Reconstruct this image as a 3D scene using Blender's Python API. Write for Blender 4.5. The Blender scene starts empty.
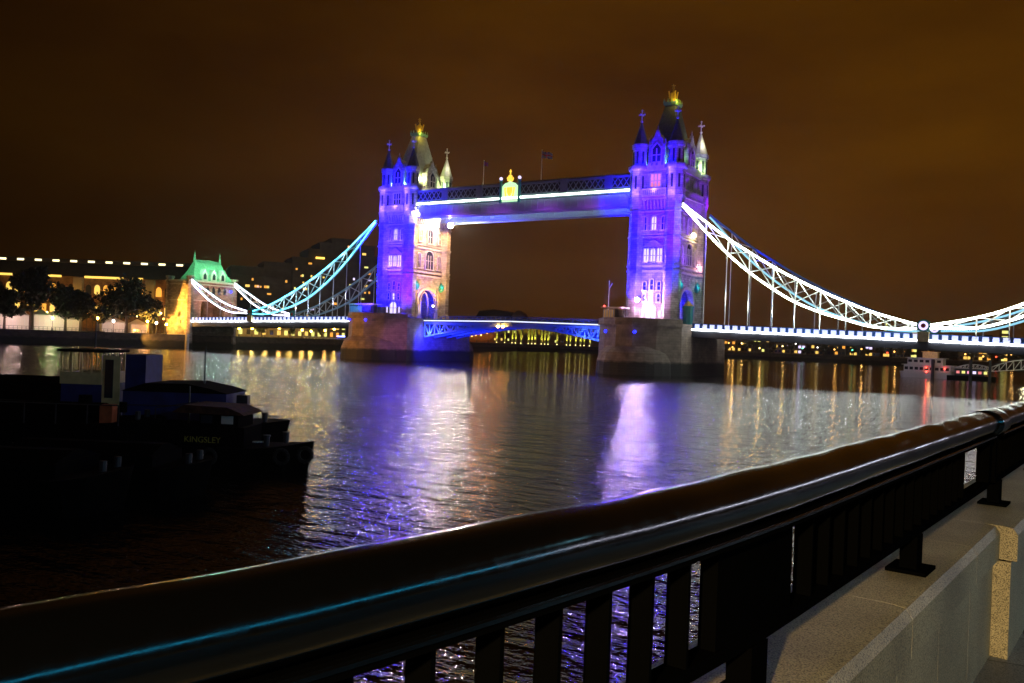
import bpy, bmesh, math, random
from mathutils import Vector, Matrix
random.seed(7)
S = bpy.context.scene
COL = S.collection
R = math.radians

# ------------------------------------------------------------------ camera
CAM = Vector((126.521, -207.729, 6.979))
YAW, PITCH, ROLL, FPX = 0.5636, -0.0013, 0.0376, 865.9
_f = Vector((-math.sin(YAW), math.cos(YAW), 0)); _r = Vector((math.cos(YAW), math.sin(YAW), 0)); _u = Vector((0, 0, 1))
_f2 = _f * math.cos(PITCH) + _u * math.sin(PITCH); _u2 = _u * math.cos(PITCH) - _f * math.sin(PITCH)
_r3 = _r * math.cos(ROLL) + _u2 * math.sin(ROLL); _u3 = _u2 * math.cos(ROLL) - _r * math.sin(ROLL)
cd = bpy.data.cameras.new('camera'); cam = bpy.data.objects.new('camera', cd); COL.objects.link(cam)
M3 = Matrix((_r3, _u3, -_f2)).transposed()
cam.matrix_world = Matrix.Translation(CAM) @ M3.to_4x4()
cd.sensor_width = 36; cd.lens = FPX / 1024 * 36; cd.clip_start = 0.05; cd.clip_end = 6000
S.camera = cam

def ray(u, v): return _f2 + _r3 * ((u - 512) / FPX) + _u3 * ((341.5 - v) / FPX)
def at(u, v, Y):
    d = ray(u, v); return CAM + d * ((Y - CAM.y) / d.y)
def at_line(u, p, q):            # ground point where the bearing of column u meets the line p-q
    d = ray(u, 335); px, py = p; ex, ey = q[0] - px, q[1] - py
    den = d.x * ey - d.y * ex
    t = ((px - CAM.x) * ey - (py - CAM.y) * ex) / den
    return CAM.x + d.x * t, CAM.y + d.y * t

# ------------------------------------------------------------------ world, exposure
W = bpy.data.worlds.new('World'); S.world = W; W.use_nodes = True
nt = W.node_tree; bg = nt.nodes['Background']
tc = nt.nodes.new('ShaderNodeTexCoord')
mp = nt.nodes.new('ShaderNodeMapping'); mp.inputs['Scale'].default_value = (1.6, 1.6, 5.0)
nt.links.new(tc.outputs['Generated'], mp.inputs['Vector'])
nz = nt.nodes.new('ShaderNodeTexNoise'); nz.inputs['Scale'].default_value = 1.3; nz.inputs['Detail'].default_value = 5; nz.inputs['Roughness'].default_value = .55
nt.links.new(mp.outputs['Vector'], nz.inputs['Vector'])
cr = nt.nodes.new('ShaderNodeValToRGB'); nt.links.new(nz.outputs['Fac'], cr.inputs['Fac'])
cr.color_ramp.elements[0].position = .3; cr.color_ramp.elements[0].color = (.038, .0115, .0003, 1)
cr.color_ramp.elements[1].position = .72; cr.color_ramp.elements[1].color = (.088, .031, .0004, 1)
# the town glow of the clouds: strongest downstream (+Y), fading upstream and to the north-west
sx = nt.nodes.new('ShaderNodeSeparateXYZ'); nt.links.new(tc.outputs['Generated'], sx.inputs['Vector'])
ma = nt.nodes.new('ShaderNodeMapRange'); ma.inputs['From Min'].default_value = -.93; ma.inputs['From Max'].default_value = -.5
ma.inputs['To Min'].default_value = .13; ma.inputs['To Max'].default_value = 1.0
nt.links.new(sx.outputs['X'], ma.inputs['Value'])
mz = nt.nodes.new('ShaderNodeMapRange'); mz.interpolation_type = 'SMOOTHSTEP'; mz.inputs['From Min'].default_value = .28; mz.inputs['From Max'].default_value = .75
mz.inputs['To Min'].default_value = 1.0; mz.inputs['To Max'].default_value = .06; nt.links.new(sx.outputs['Z'], mz.inputs['Value'])   # the glow lies low over the town
ml = nt.nodes.new('ShaderNodeMapRange'); ml.inputs['From Min'].default_value = .0; ml.inputs['From Max'].default_value = .2; ml.inputs['To Min'].default_value = .8; ml.inputs['To Max'].default_value = 1.0
nt.links.new(sx.outputs['Z'], ml.inputs['Value']); m3 = nt.nodes.new('ShaderNodeMath'); m3.operation = 'MULTIPLY'; nt.links.new(mz.outputs['Result'], m3.inputs[0]); nt.links.new(ml.outputs['Result'], m3.inputs[1])
mm_ = nt.nodes.new('ShaderNodeMath'); mm_.operation = 'MULTIPLY'; nt.links.new(ma.outputs['Result'], mm_.inputs[0]); nt.links.new(m3.outputs[0], mm_.inputs[1])
vm = nt.nodes.new('ShaderNodeVectorMath'); vm.operation = 'SCALE'
nt.links.new(cr.outputs['Color'], vm.inputs[0]); nt.links.new(mm_.outputs[0], vm.inputs['Scale'])
nt.links.new(vm.outputs['Vector'], bg.inputs['Color']); bg.inputs['Strength'].default_value = 1.0
S.view_settings.view_transform = 'Standard'; S.view_settings.look = 'None'; S.view_settings.gamma = 1; S.view_settings.exposure = 0
cy = S.cycles if hasattr(S, 'cycles') else None
S.render.engine = 'CYCLES'
S.cycles.use_denoising = True
S.cycles.max_bounces = 5; S.cycles.diffuse_bounces = 2; S.cycles.glossy_bounces = 3; S.cycles.sample_clamp_indirect = 6
S.cycles.caustics_reflective = False; S.cycles.caustics_refractive = False

# ------------------------------------------------------------------ materials
def new_mat(name):
    m = bpy.data.materials.new(name); m.use_nodes = True; return m, m.node_tree, m.node_tree.nodes['Principled BSDF']
def flat(name, c, rough=.6, metal=0, var=.0, scale=3.0):
    m, t, b = new_mat(name)
    b.inputs['Base Color'].default_value = (*c, 1); b.inputs['Roughness'].default_value = rough; b.inputs['Metallic'].default_value = metal
    if var:
        tx = t.nodes.new('ShaderNodeTexCoord'); n = t.nodes.new('ShaderNodeTexNoise'); n.inputs['Scale'].default_value = scale; n.inputs['Detail'].default_value = 6
        t.links.new(tx.outputs['Object'], n.inputs['Vector'])
        r = t.nodes.new('ShaderNodeValToRGB'); r.color_ramp.elements[0].position = .3; r.color_ramp.elements[1].position = .7
        r.color_ramp.elements[0].color = (*[x * (1 - var) for x in c], 1); r.color_ramp.elements[1].color = (*[min(1, x * (1 + var)) for x in c], 1)
        t.links.new(n.outputs['Fac'], r.inputs['Fac']); t.links.new(r.outputs['Color'], b.inputs['Base Color'])
        bp = t.nodes.new('ShaderNodeBump'); bp.inputs['Strength'].default_value = .3; bp.inputs['Distance'].default_value = .05
        t.links.new(n.outputs['Fac'], bp.inputs['Height']); t.links.new(bp.outputs['Normal'], b.inputs['Normal'])
    return m
def glow(name, c, s):
    m, t, b = new_mat(name)
    b.inputs['Base Color'].default_value = (.1, .1, .1, 1)
    b.inputs['Emission Color'].default_value = (*c, 1); b.inputs['Emission Strength'].default_value = s
    return m
def ashlar(name, c, bw=1.1, bh=.45, var=.25, rough=.75, tide=None, bump=.6, mortar=.35):
    """coursed stone in object space: x+y along the wall, z up"""
    m, t, b = new_mat(name); L = t.links.new
    tx = t.nodes.new('ShaderNodeTexCoord'); s = t.nodes.new('ShaderNodeSeparateXYZ'); L(tx.outputs['Object'], s.inputs['Vector'])
    ad = t.nodes.new('ShaderNodeMath'); ad.operation = 'ADD'; L(s.outputs['X'], ad.inputs[0]); L(s.outputs['Y'], ad.inputs[1])
    cx = t.nodes.new('ShaderNodeCombineXYZ'); L(ad.outputs[0], cx.inputs['X']); L(s.outputs['Z'], cx.inputs['Y'])
    br = t.nodes.new('ShaderNodeTexBrick'); L(cx.outputs['Vector'], br.inputs['Vector'])
    br.inputs['Scale'].default_value = 1; br.inputs['Brick Width'].default_value = bw; br.inputs['Row Height'].default_value = bh
    br.inputs['Mortar Size'].default_value = .03 * min(1, bh * 2); br.inputs['Mortar Smooth'].default_value = .4
    br.inputs['Color1'].default_value = (*[x * (1 - var) for x in c], 1); br.inputs['Color2'].default_value = (*[min(1, x * (1 + var)) for x in c], 1)
    br.inputs['Mortar'].default_value = (*[x * mortar for x in c], 1)
    n = t.nodes.new('ShaderNodeTexNoise'); n.inputs['Scale'].default_value = .6; n.inputs['Detail'].default_value = 8; L(tx.outputs['Object'], n.inputs['Vector'])
    mr = t.nodes.new('ShaderNodeMapRange'); mr.inputs['From Min'].default_value = .3; mr.inputs['From Max'].default_value = .7; mr.inputs['To Min'].default_value = .6; mr.inputs['To Max'].default_value = 1.15
    L(n.outputs['Fac'], mr.inputs['Value'])
    v = t.nodes.new('ShaderNodeVectorMath'); v.operation = 'SCALE'; L(br.outputs['Color'], v.inputs[0]); L(mr.outputs['Result'], v.inputs['Scale'])
    out = v.outputs['Vector']
    if tide:
        n2 = t.nodes.new('ShaderNodeTexNoise'); n2.inputs['Scale'].default_value = .5; L(tx.outputs['Object'], n2.inputs['Vector'])
        a = t.nodes.new('ShaderNodeMath'); a.operation = 'MULTIPLY_ADD'; a.inputs[1].default_value = 1.2; L(n2.outputs['Fac'], a.inputs[0]); L(s.outputs['Z'], a.inputs[2])
        m2 = t.nodes.new('ShaderNodeMapRange'); m2.inputs['From Min'].default_value = tide; m2.inputs['From Max'].default_value = tide + .7; L(a.outputs[0], m2.inputs['Value'])
        mx = t.nodes.new('ShaderNodeMix'); mx.data_type = 'RGBA'; L(m2.outputs['Result'], mx.inputs['Factor'])
        mx.inputs[6].default_value = (.012, .014, .008, 1); L(out, mx.inputs[7]); out = mx.outputs[2]
    L(out, b.inputs['Base Color']); b.inputs['Roughness'].default_value = rough
    bp = t.nodes.new('ShaderNodeBump'); bp.inputs['Strength'].default_value = bump; bp.inputs['Distance'].default_value = .06; bp.invert = True
    L(br.outputs['Fac'], bp.inputs['Height']); L(bp.outputs['Normal'], b.inputs['Normal'])
    return m

MT = dict(
    stone=ashlar('tower_stone', (.42, .38, .32), 1.2, .55),
    trim=flat('carved_trim_stone', (.5, .46, .4), .7, var=.15, scale=1.5),
    granite=ashlar('pier_granite', (.22, .17, .12), 1.7, .62, tide=3.4, var=.12, mortar=.55),
    abut=ashlar('abutment_stone', (.4, .34, .26), 1.3, .6, tide=2.0),
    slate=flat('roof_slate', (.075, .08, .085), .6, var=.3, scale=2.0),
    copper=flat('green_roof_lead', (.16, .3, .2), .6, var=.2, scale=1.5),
    litroof=flat('lit_pale_roof', (.4, .4, .3), .5, var=.2, scale=1.2),  # pale tone carries the lamplight on the farther roof and the back spires
    gold=flat('gilding', (.85, .55, .08), .35, .4),
    pane=flat('dark_window_glass', (.03, .035, .05), .1),
    paneglow=glow('lit_window_glass', (1, .35, .55), 1.3),
    panepink=glow('rosy_window_glass', (1, .25, .25), .9),
    panewhite=glow('white_lit_window', (.72, .62, 1.0), 1.5),
    warm=glow('warm_lit_window', (1, .62, .12), 1.3),
    warm2=glow('amber_lit_window', (1, .42, .05), 1.2),
    lemon=glow('lemon_lit_window', (1, .95, .25), 1.1),
    green=glow('green_lamp', (.25, 1, .12), 60),
    bluelamp=glow('blue_lamp', (.004, .008, 1), 9),
    redlamp=glow('red_lamp', (1, .05, .03), 12),
    whitelamp=glow('white_lamp', (1, .9, .75), 35),
    amberlamp=glow('amber_lamp', (1, .36, .04), 120),
    yellowlamp=glow('yellow_lamp', (1, .6, .06), 100),
    walkpaint=flat('muted_blue_paint', (.12, .17, .22), .5),
    midblue=flat('mid_blue_paint', (.16, .3, .5), .45),
    bluepaint=flat('blue_paint', (.03, .12, .42), .4),
    lightpaint=flat('pale_blue_paint', (.38, .55, .68), .4),
    whitepaint=flat('white_paint', (.75, .75, .72), .45),
    teal=flat('teal_paint', (.02, .3, .27), .4),
    steel=flat('dark_steel', (.03, .035, .045), .5),
    asphalt=flat('asphalt', (.05, .05, .05), .9),
    hotel=flat('dark_concrete', (.07, .055, .045), .85, var=.25, scale=.3),
    brick=ashlar('brown_brick', (.22, .12, .06), .6, .2, tide=None),
    paleb=flat('pale_render', (.3, .26, .18), .8, var=.15, scale=.4),
    canvas=flat('tent_canvas', (.75, .7, .65), .7),
    roofd=flat('dark_roof', (.03, .028, .025), .8, var=.3, scale=.8),
    bark=flat('bark', (.05, .035, .025), .9, var=.3),
    leaf=flat('leaf', (.012, .02, .008), .7, var=.4, scale=1.0),
    quay=ashlar('quay_masonry', (.09, .075, .055), 1.6, .6, tide=2.6),
    land=flat('bank_ground', (.05, .045, .04), .9, var=.3, scale=.2),
    hullblack=flat('black_hull_paint', (.003, .003, .003), .9),
    hullblue=flat('blue_hull_paint', (.008, .025, .17), .6, var=.3, scale=1.5),
    cream=flat('cream_cabin_paint', (.75, .64, .32), .5, var=.15, scale=2),
    rust=flat('rusty_plate', (.07, .022, .01), .9, var=.6, scale=3.5),
    orange=flat('faded_orange_paint', (.5, .13, .05), .6, var=.2),
    black=flat('gloss_black_paint', (.002, .002, .002), .24),
    flagred=flat('red_cloth', (.5, .03, .03), .8), flagwhite=flat('white_cloth', (.7, .7, .7), .8), flagblue=flat('blue_cloth', (.02, .04, .3), .8),
    rubber=flat('tyre_rubber', (.012, .012, .012), .9),
    letter=flat('yellow_lettering', (.4, .36, .05), .8, var=.5, scale=9),
)
MT['stripw'] = glow('white_light_strip', (.92, 1.0, .86), 20)
MT['stripc'] = glow('cyan_light_strip', (.1, .6, .85), 6)
MT['stripd'] = glow('deck_light_strip', (.95, .95, 1.0), 15)
MT['parapetglow'] = glow('uplit_parapet_glow', (.5, .55, 1.0), 1.6)  # panels glow to stand for the uplighting on the parapet
MT['strippale'] = glow('lilac_light_strip', (.95, .8, 1.0), 8)
for k_ in ('stripw','stripc','stripd'):
    t_ = MT[k_].node_tree; b_ = t_.nodes['Principled BSDF']; e_ = b_.inputs['Emission Strength'].default_value
    tx_ = t_.nodes.new('ShaderNodeTexCoord'); n_ = t_.nodes.new('ShaderNodeTexNoise'); n_.inputs['Scale'].default_value = .35; n_.inputs['Detail'].default_value = 4
    r_ = t_.nodes.new('ShaderNodeMapRange'); r_.inputs['From Min'].default_value = .35; r_.inputs['From Max'].default_value = .65; r_.inputs['To Min'].default_value = e_*.45; r_.inputs['To Max'].default_value = e_*1.5
    t_.links.new(tx_.outputs['Object'], n_.inputs['Vector']); t_.links.new(n_.outputs['Fac'], r_.inputs['Value']); t_.links.new(r_.outputs['Result'], b_.inputs['Emission Strength'])
MT['stripwalk'] = glow('walkway_light_strip', (.8, 1.0, .85), 8)
MT['stripfar'] = glow('faint_light_strip', (.35, .8, 1.0), 1.0)
MT['bascstrip'] = glow('bascule_light_strip', (.75, .8, 1.0), 1.5)
# speckled granite of the promenade
def granite_speckle(name, c, slab=None):
    m, t, b = new_mat(name); L = t.links.new
    tx = t.nodes.new('ShaderNodeTexCoord')
    n = t.nodes.new('ShaderNodeTexNoise'); n.inputs['Scale'].default_value = 190; n.inputs['Detail'].default_value = 3; L(tx.outputs['Object'], n.inputs['Vector'])
    r = t.nodes.new('ShaderNodeValToRGB'); L(n.outputs['Fac'], r.inputs['Fac'])
    r.color_ramp.elements[0].position = .36; r.color_ramp.elements[0].color = (*[x * .25 for x in c], 1)
    r.color_ramp.elements[1].position = .56; r.color_ramp.elements[1].color = (*[x * 1.25 for x in c], 1)
    n2 = t.nodes.new('ShaderNodeTexNoise'); n2.inputs['Scale'].default_value = 2.2; n2.inputs['Detail'].default_value = 5; L(tx.outputs['Object'], n2.inputs['Vector'])
    mr = t.nodes.new('ShaderNodeMapRange'); mr.inputs['From Min'].default_value = .3; mr.inputs['From Max'].default_value = .7; mr.inputs['To Min'].default_value = .65; mr.inputs['To Max'].default_value = 1.2
    L(n2.outputs['Fac'], mr.inputs['Value'])
    v = t.nodes.new('ShaderNodeVectorMath'); v.operation = 'SCALE'; L(r.outputs['Color'], v.inputs[0]); L(mr.outputs['Result'], v.inputs['Scale'])
    out = v.outputs['Vector']; b.inputs['Roughness'].default_value = .55
    bp = t.nodes.new('ShaderNodeBump'); bp.inputs['Strength'].default_value = .35; bp.inputs['Distance'].default_value = .004
    L(n.outputs['Fac'], bp.inputs['Height']); L(bp.outputs['Normal'], b.inputs['Normal'])
    if slab:
        br = t.nodes.new('ShaderNodeTexBrick'); mp = t.nodes.new('ShaderNodeMapping'); L(tx.outputs['Object'], mp.inputs['Vector']); L(mp.outputs['Vector'], br.inputs['Vector'])
        mp.inputs['Rotation'].default_value = (0, 0, R(-7)); br.inputs['Scale'].default_value = 1
        br.inputs['Brick Width'].default_value = slab[0]; br.inputs['Row Height'].default_value = slab[1]; br.inputs['Mortar Size'].default_value = .006
        br.inputs['Color1'].default_value = (.75, .75, .75, 1); br.inputs['Color2'].default_value = (1.1, 1.1, 1.1, 1); br.inputs['Mortar'].default_value = (.12, .12, .12, 1)
        v2 = t.nodes.new('ShaderNodeVectorMath'); v2.operation = 'MULTIPLY'; L(out, v2.inputs[0]); L(br.outputs['Color'], v2.inputs[1]); out = v2.outputs['Vector']
    L(out, b.inputs['Base Color'])
    return m
MT['gran'] = granite_speckle('speckled_granite', (.3, .255, .16))
MT['paving'] = granite_speckle('granite_paving', (.14, .15, .16), (.9, .45))

# ------------------------------------------------------------------ mesh helpers
class MB:
    def __init__(s): s.v = []; s.f = []; s.m = []
    def add(s, vs, fs, mi=0):
        o = len(s.v); s.v += [tuple(v) for v in vs]; s.f += [tuple(i + o for i in f) for f in fs]; s.m += [mi] * len(fs)
    def box(s, x0, x1, y0, y1, z0, z1, mi=0):
        s.add([(x0,y0,z0),(x1,y0,z0),(x1,y1,z0),(x0,y1,z0),(x0,y0,z1),(x1,y0,z1),(x1,y1,z1),(x0,y1,z1)],
              [(0,3,2,1),(4,5,6,7),(0,1,5,4),(1,2,6,5),(2,3,7,6),(3,0,4,7)], mi)
    def frus(s, cx, cy, z0, z1, r0, r1, n=8, mi=0, rot=None, sy=1):
        rot = math.pi / n if rot is None else rot
        A = [(cx + r0 * math.cos(rot + 2*math.pi*i/n), cy + sy * r0 * math.sin(rot + 2*math.pi*i/n), z0) for i in range(n)]
        if r1 < 1e-4:
            s.add(A + [(cx, cy, z1)], [(i, (i+1) % n, n) for i in range(n)] + [tuple(range(n-1, -1, -1))], mi); return
        B = [(cx + r1 * math.cos(rot + 2*math.pi*i/n), cy + sy * r1 * math.sin(rot + 2*math.pi*i/n), z1) for i in range(n)]
        s.add(A + B, [(i, (i+1) % n, n + (i+1) % n, n + i) for i in range(n)] + [tuple(range(n-1, -1, -1)), tuple(range(n, 2*n))], mi)
    def bfrus(s, x0, x1, y0, y1, z0, X0, X1, Y0, Y1, z1, mi=0):
        s.add([(x0,y0,z0),(x1,y0,z0),(x1,y1,z0),(x0,y1,z0),(X0,Y0,z1),(X1,Y0,z1),(X1,Y1,z1),(X0,Y1,z1)],
              [(0,3,2,1),(4,5,6,7),(0,1,5,4),(1,2,6,5),(2,3,7,6),(3,0,4,7)], mi)
    def beam(s, p, q, w=.2, h=None, mi=0, n=4):
        p, q = Vector(p), Vector(q); d = q - p
        if d.length < 1e-6: return
        d.normalize(); a = Vector((0, 0, 1)) if abs(d.z) < .95 else Vector((1, 0, 0))
        sx = d.cross(a).normalized(); sz = sx.cross(d); h = w if h is None else h
        if n == 4: offs = [(-.5,-.5),(.5,-.5),(.5,.5),(-.5,.5)]
        else: offs = [(.5*math.cos(2*math.pi*i/n), .5*math.sin(2*math.pi*i/n)) for i in range(n)]
        vs = [e + sx * (o[0]*w) + sz * (o[1]*h) for e in (p, q) for o in offs]
        s.add(vs, [(i, (i+1) % n, n + (i+1) % n, n + i) for i in range(n)] + [tuple(range(n-1,-1,-1)), tuple(range(n, 2*n))], mi)
    def sweep(s, pts, w, h, mi=0):
        """rectangular section swept along a polyline in an XZ or XY plane, one skin"""
        n = len(pts); rings = []
        for i, p in enumerate(pts):
            a = Vector(pts[max(0, i-1)]); b = Vector(pts[min(n-1, i+1)]); d = (b - a).normalized()
            up = Vector((0, 0, 1)); sx = d.cross(up).normalized(); sz = sx.cross(d); p = Vector(p)
            rings.append([p - sx*w/2 - sz*h/2, p + sx*w/2 - sz*h/2, p + sx*w/2 + sz*h/2, p - sx*w/2 + sz*h/2])
        vs = [v for r in rings for v in r]; fs = []
        for i in range(n-1):
            for k in range(4): fs.append((4*i+k, 4*i+(k+1) % 4, 4*i+4+(k+1) % 4, 4*i+4+k))
        fs += [(3,2,1,0), (4*n-4,4*n-3,4*n-2,4*n-1)]
        s.add(vs, fs, mi)
    def prism(s, poly, axis, a, b, mi=0):
        """2-D outline extruded: axis 'x': poly=(y,z); 'y': (x,z); 'z': (x,y)"""
        n = len(poly)
        def P(p, t): return {'x': (t, p[0], p[1]), 'y': (p[0], t, p[1]), 'z': (p[0], p[1], t)}[axis]
        s.add([P(p, a) for p in poly] + [P(p, b) for p in poly],
              [tuple(range(n-1,-1,-1)), tuple(range(n, 2*n))] + [(i, (i+1) % n, n + (i+1) % n, n + i) for i in range(n)], mi)
    def ball(s, c, r, mi=0, n=10, sz=1):
        vs = [(c[0], c[1], c[2] - r*sz)]; m = n // 2
        for j in range(1, m):
            a = -math.pi/2 + math.pi*j/m
            vs += [(c[0] + r*math.cos(a)*math.cos(2*math.pi*i/n), c[1] + r*math.cos(a)*math.sin(2*math.pi*i/n), c[2] + r*sz*math.sin(a)) for i in range(n)]
        vs.append((c[0], c[1], c[2] + r*sz)); T = len(vs) - 1; fs = [(0, 1+(i+1) % n, 1+i) for i in range(n)]
        for j in range(m-2):
            for i in range(n):
                a = 1 + j*n; fs.append((a+i, a+(i+1) % n, a+n+(i+1) % n, a+n+i))
        a = 1 + (m-2)*n; fs += [(a+i, a+(i+1) % n, T) for i in range(n)]
        s.add(vs, fs, mi)
    def mesh(s, name, mats, smooth=False):
        me = bpy.data.meshes.new(name); me.from_pydata(s.v, [], s.f)
        if not isinstance(mats, (list, tuple)): mats = [mats]
        for m in mats: me.materials.append(MT[m] if isinstance(m, str) else m)
        me.polygons.foreach_set('material_index', s.m)
        bm = bmesh.new(); bm.from_mesh(me); bmesh.ops.recalc_face_normals(bm, faces=bm.faces); bm.to_mesh(me); bm.free()
        if smooth: me.polygons.foreach_set('use_smooth', [True]*len(me.polygons))
        return me
    def build(s, name, mats, parent=None, smooth=False, loc=(0,0,0), rz=0):
        o = bpy.data.objects.new(name, s.mesh(name, mats, smooth)); COL.objects.link(o)
        o.parent = parent; o.location = loc; o.rotation_euler = (0, 0, rz); return o
def inst(name, me, parent, loc=(0,0,0), rz=0):
    o = bpy.data.objects.new(name, me); COL.objects.link(o); o.parent = parent; o.location = loc; o.rotation_euler = (0,0,rz); return o
def tag(o, label, cat, group=None, kind=None):
    if label: o['label'] = label
    if cat: o['category'] = cat
    if group: o['group'] = group
    if kind: o['kind'] = kind
    return o
def thing(name, label, cat, loc=(0,0,0), rz=0, group=None):
    o = bpy.data.objects.new(name, None); COL.objects.link(o); o.location = loc; o.rotation_euler = (0,0,rz); o.empty_display_size = .5
    return tag(o, label, cat, group)
def struct(o): o['kind'] = 'structure'; return o
def kids(o): return [c for c in bpy.data.objects if c.parent == o]
def copy_tree(o, parent=None):
    c = o.copy(); COL.objects.link(c); c.parent = parent
    for k in kids(o): copy_tree(k, c)
    return c
def lamp(kind, name, loc, color, energy, target=None, size=.3, spot=80, blend=.6):
    l = bpy.data.lights.new(name, kind); l.color = color; l.energy = energy
    if kind in ('POINT', 'SPOT'): l.shadow_soft_size = size
    if kind == 'SPOT': l.spot_size = R(spot); l.spot_blend = blend
    o = bpy.data.objects.new(name, l); COL.objects.link(o); o.location = loc
    if target is not None: o.rotation_euler = (Vector(target) - Vector(loc)).to_track_quat('-Z', 'Y').to_euler()
    return o

# ------------------------------------------------------------------ water
def water_mat():
    m, t, b = new_mat('river_water'); L = t.links.new
    b.inputs['Base Color'].default_value = (.006, .006, .006, 1); b.inputs['Roughness'].default_value = .06; b.inputs['IOR'].default_value = 1.6
    tx = t.nodes.new('ShaderNodeTexCoord'); s = t.nodes.new('ShaderNodeSeparateXYZ'); L(tx.outputs['Object'], s.inputs['Vector'])
    def noise(sc, det, scale, rot=0):
        mp = t.nodes.new('ShaderNodeMapping'); mp.inputs['Scale'].default_value = sc; mp.inputs['Rotation'].default_value = (0, 0, R(rot)); L(tx.outputs['Object'], mp.inputs['Vector'])
        n = t.nodes.new('ShaderNodeTexNoise'); n.inputs['Scale'].default_value = scale; n.inputs['Detail'].default_value = det; n.inputs['Roughness'].default_value = .55
        L(mp.outputs['Vector'], n.inputs['Vector']); return n.outputs['Fac']
    a = noise((.55, 1.3, 1), 3, .9, 32); c = noise((.8, 1.2, 1), 2, 4.5, 10); d = noise((1, 1, 1), 3, .12, 0)
    def madd(x, k, y):
        q = t.nodes.new('ShaderNodeMath'); q.operation = 'MULTIPLY_ADD'; L(x, q.inputs[0]); q.inputs[1].default_value = k
        if y is None: q.inputs[2].default_value = 0
        else: L(y, q.inputs[2])
        return q.outputs[0]
    e = noise((.5, 1.4, 1), 2, .33, 25)
    h = madd(a, .18, madd(c, .05, madd(d, .25, madd(e, .26, None))))
    # calmer slick of the stream in the lee of the piers, by distance to the bridge line
    n3 = noise((1, 1, 1), 2, .03)
    yy = madd(n3, 30, s.outputs['Y'])
    mr = t.nodes.new('ShaderNodeMapRange'); mr.inputs['From Min'].default_value = -42; mr.inputs['From Max'].default_value = -27; mr.inputs['To Min'].default_value = 1.0; mr.inputs['To Max'].default_value = .4
    L(yy, mr.inputs['Value'])
    bp = t.nodes.new('ShaderNodeBump'); bp.inputs['Distance'].default_value = 1.0; L(mr.outputs['Result'], bp.inputs['Strength'])
    L(h, bp.inputs['Height']); L(bp.outputs['Normal'], b.inputs['Normal'])
    return m
MT['water'] = water_mat()
MT['black'].node_tree.nodes['Principled BSDF'].inputs['IOR'].default_value = 1.5
MT['hullblack'].node_tree.nodes['Principled BSDF'].inputs['IOR'].default_value = 1.1
m_ = MT['black'].node_tree; b_ = m_.nodes['Principled BSDF']
tx_ = m_.nodes.new('ShaderNodeTexCoord'); n_ = m_.nodes.new('ShaderNodeTexNoise'); n_.inputs['Scale'].default_value = 38; n_.inputs['Detail'].default_value = 8; n_.inputs['Roughness'].default_value = .7
m_.links.new(tx_.outputs['Object'], n_.inputs['Vector'])
r_ = m_.nodes.new('ShaderNodeMapRange'); r_.inputs['From Min'].default_value = .35; r_.inputs['From Max'].default_value = .65; r_.inputs['To Min'].default_value = .10; r_.inputs['To Max'].default_value = .22
m_.links.new(n_.outputs['Fac'], r_.inputs['Value']); m_.links.new(r_.outputs['Result'], b_.inputs['Roughness'])
bp_ = m_.nodes.new('ShaderNodeBump'); bp_.inputs['Strength'].default_value = .2; bp_.inputs['Distance'].default_value = .0005; m_.links.new(n_.outputs['Fac'], bp_.inputs['Height']); m_.links.new(bp_.outputs['Normal'], b_.inputs['Normal'])
MT['iron'] = flat('black_iron_paint', (.0015, .0015, .0015), .8); MT['iron'].node_tree.nodes['Principled BSDF'].inputs['Specular IOR Level'].default_value = 0.0
MT['farwhite'] = glow('far_white_lamp', (1, .93, .8), 5); MT['faramber'] = glow('far_amber_lamp', (1, .42, .08), 6)
MT['faryellow'] = glow('far_yellow_lamp', (1, .75, .25), 7); MT['fargreen'] = glow('far_green_lamp', (.1, .9, .4), 5); MT['farred'] = glow('far_red_lamp', (1, .05, .02), 7)
w = MB(); w.add([(-2500,-900,0),(2500,-900,0),(2500,3000,0),(-2500,3000,0)], [(0,1,2,3)])
struct(w.build('river', 'water'))

# ------------------------------------------------------------------ banks
def land(name, poly, z, wallmat='quay'):
    b = MB(); n = len(poly)
    b.add([(x, y, z) for x, y in poly], [tuple(range(n))], 0)
    b.add([(x, y, z) for x, y in poly] + [(x, y, -2) for x, y in poly], [(i, (i+1) % n, n+(i+1) % n, n+i) for i in range(n)], 1)
    return struct(b.build(name, ['land', wallmat]))
NB = [(-185,-180),(-162,-84),(-137,-16),(-133.5,-11),(-133.5,12),(-137,60),(-150,140),(-190,300),(-185,352),(-120,392),(-14,416),(60,425),(300,470),(900,640),(2400,800)]
land('north_bank', NB + [(2400,2900),(-2400,2900),(-2400,-500),(-260,-500)], 4.6)
QA, QB = (-162, -84), (-137, -16)

# promenade (camera side): local frame t along the parapet, n towards the river
PD = Vector((math.sin(R(6.2)), math.cos(R(6.2)), 0)); PN = Vector((-math.cos(R(6.2)), math.sin(R(6.2)), 0)); P0 = Vector((CAM.x, CAM.y, 0))
def off(t): return .022*(t-2) if t > 2 else (.03*(2-t)**2 if t > .3 else .0867 + .1*(.3-t)*0)
def pw(t, n, z): return P0 + PD*t + PN*(n + off(t)) + Vector((0,0,z))
PZ = 5.55
b = MB()
SB = [tuple(pw(t, 1.02, 0))[:2] for t in (-60,-20,-5,0,1,2,5,10,30,80,195)] + [(160,60),(185,260),(330,400),(1500,500),(1500,-500),(150,-500)]
n_ = len(SB)
b.add([(x,y,PZ) for x,y in SB], [tuple(range(n_))], 0)
b.add([(x,y,PZ) for x,y in SB] + [(x,y,-2) for x,y in SB], [(i,(i+1)%n_,n_+(i+1)%n_,n_+i) for i in range(n_)], 1)
struct(b.build('promenade', ['paving', 'quay']))

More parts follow.
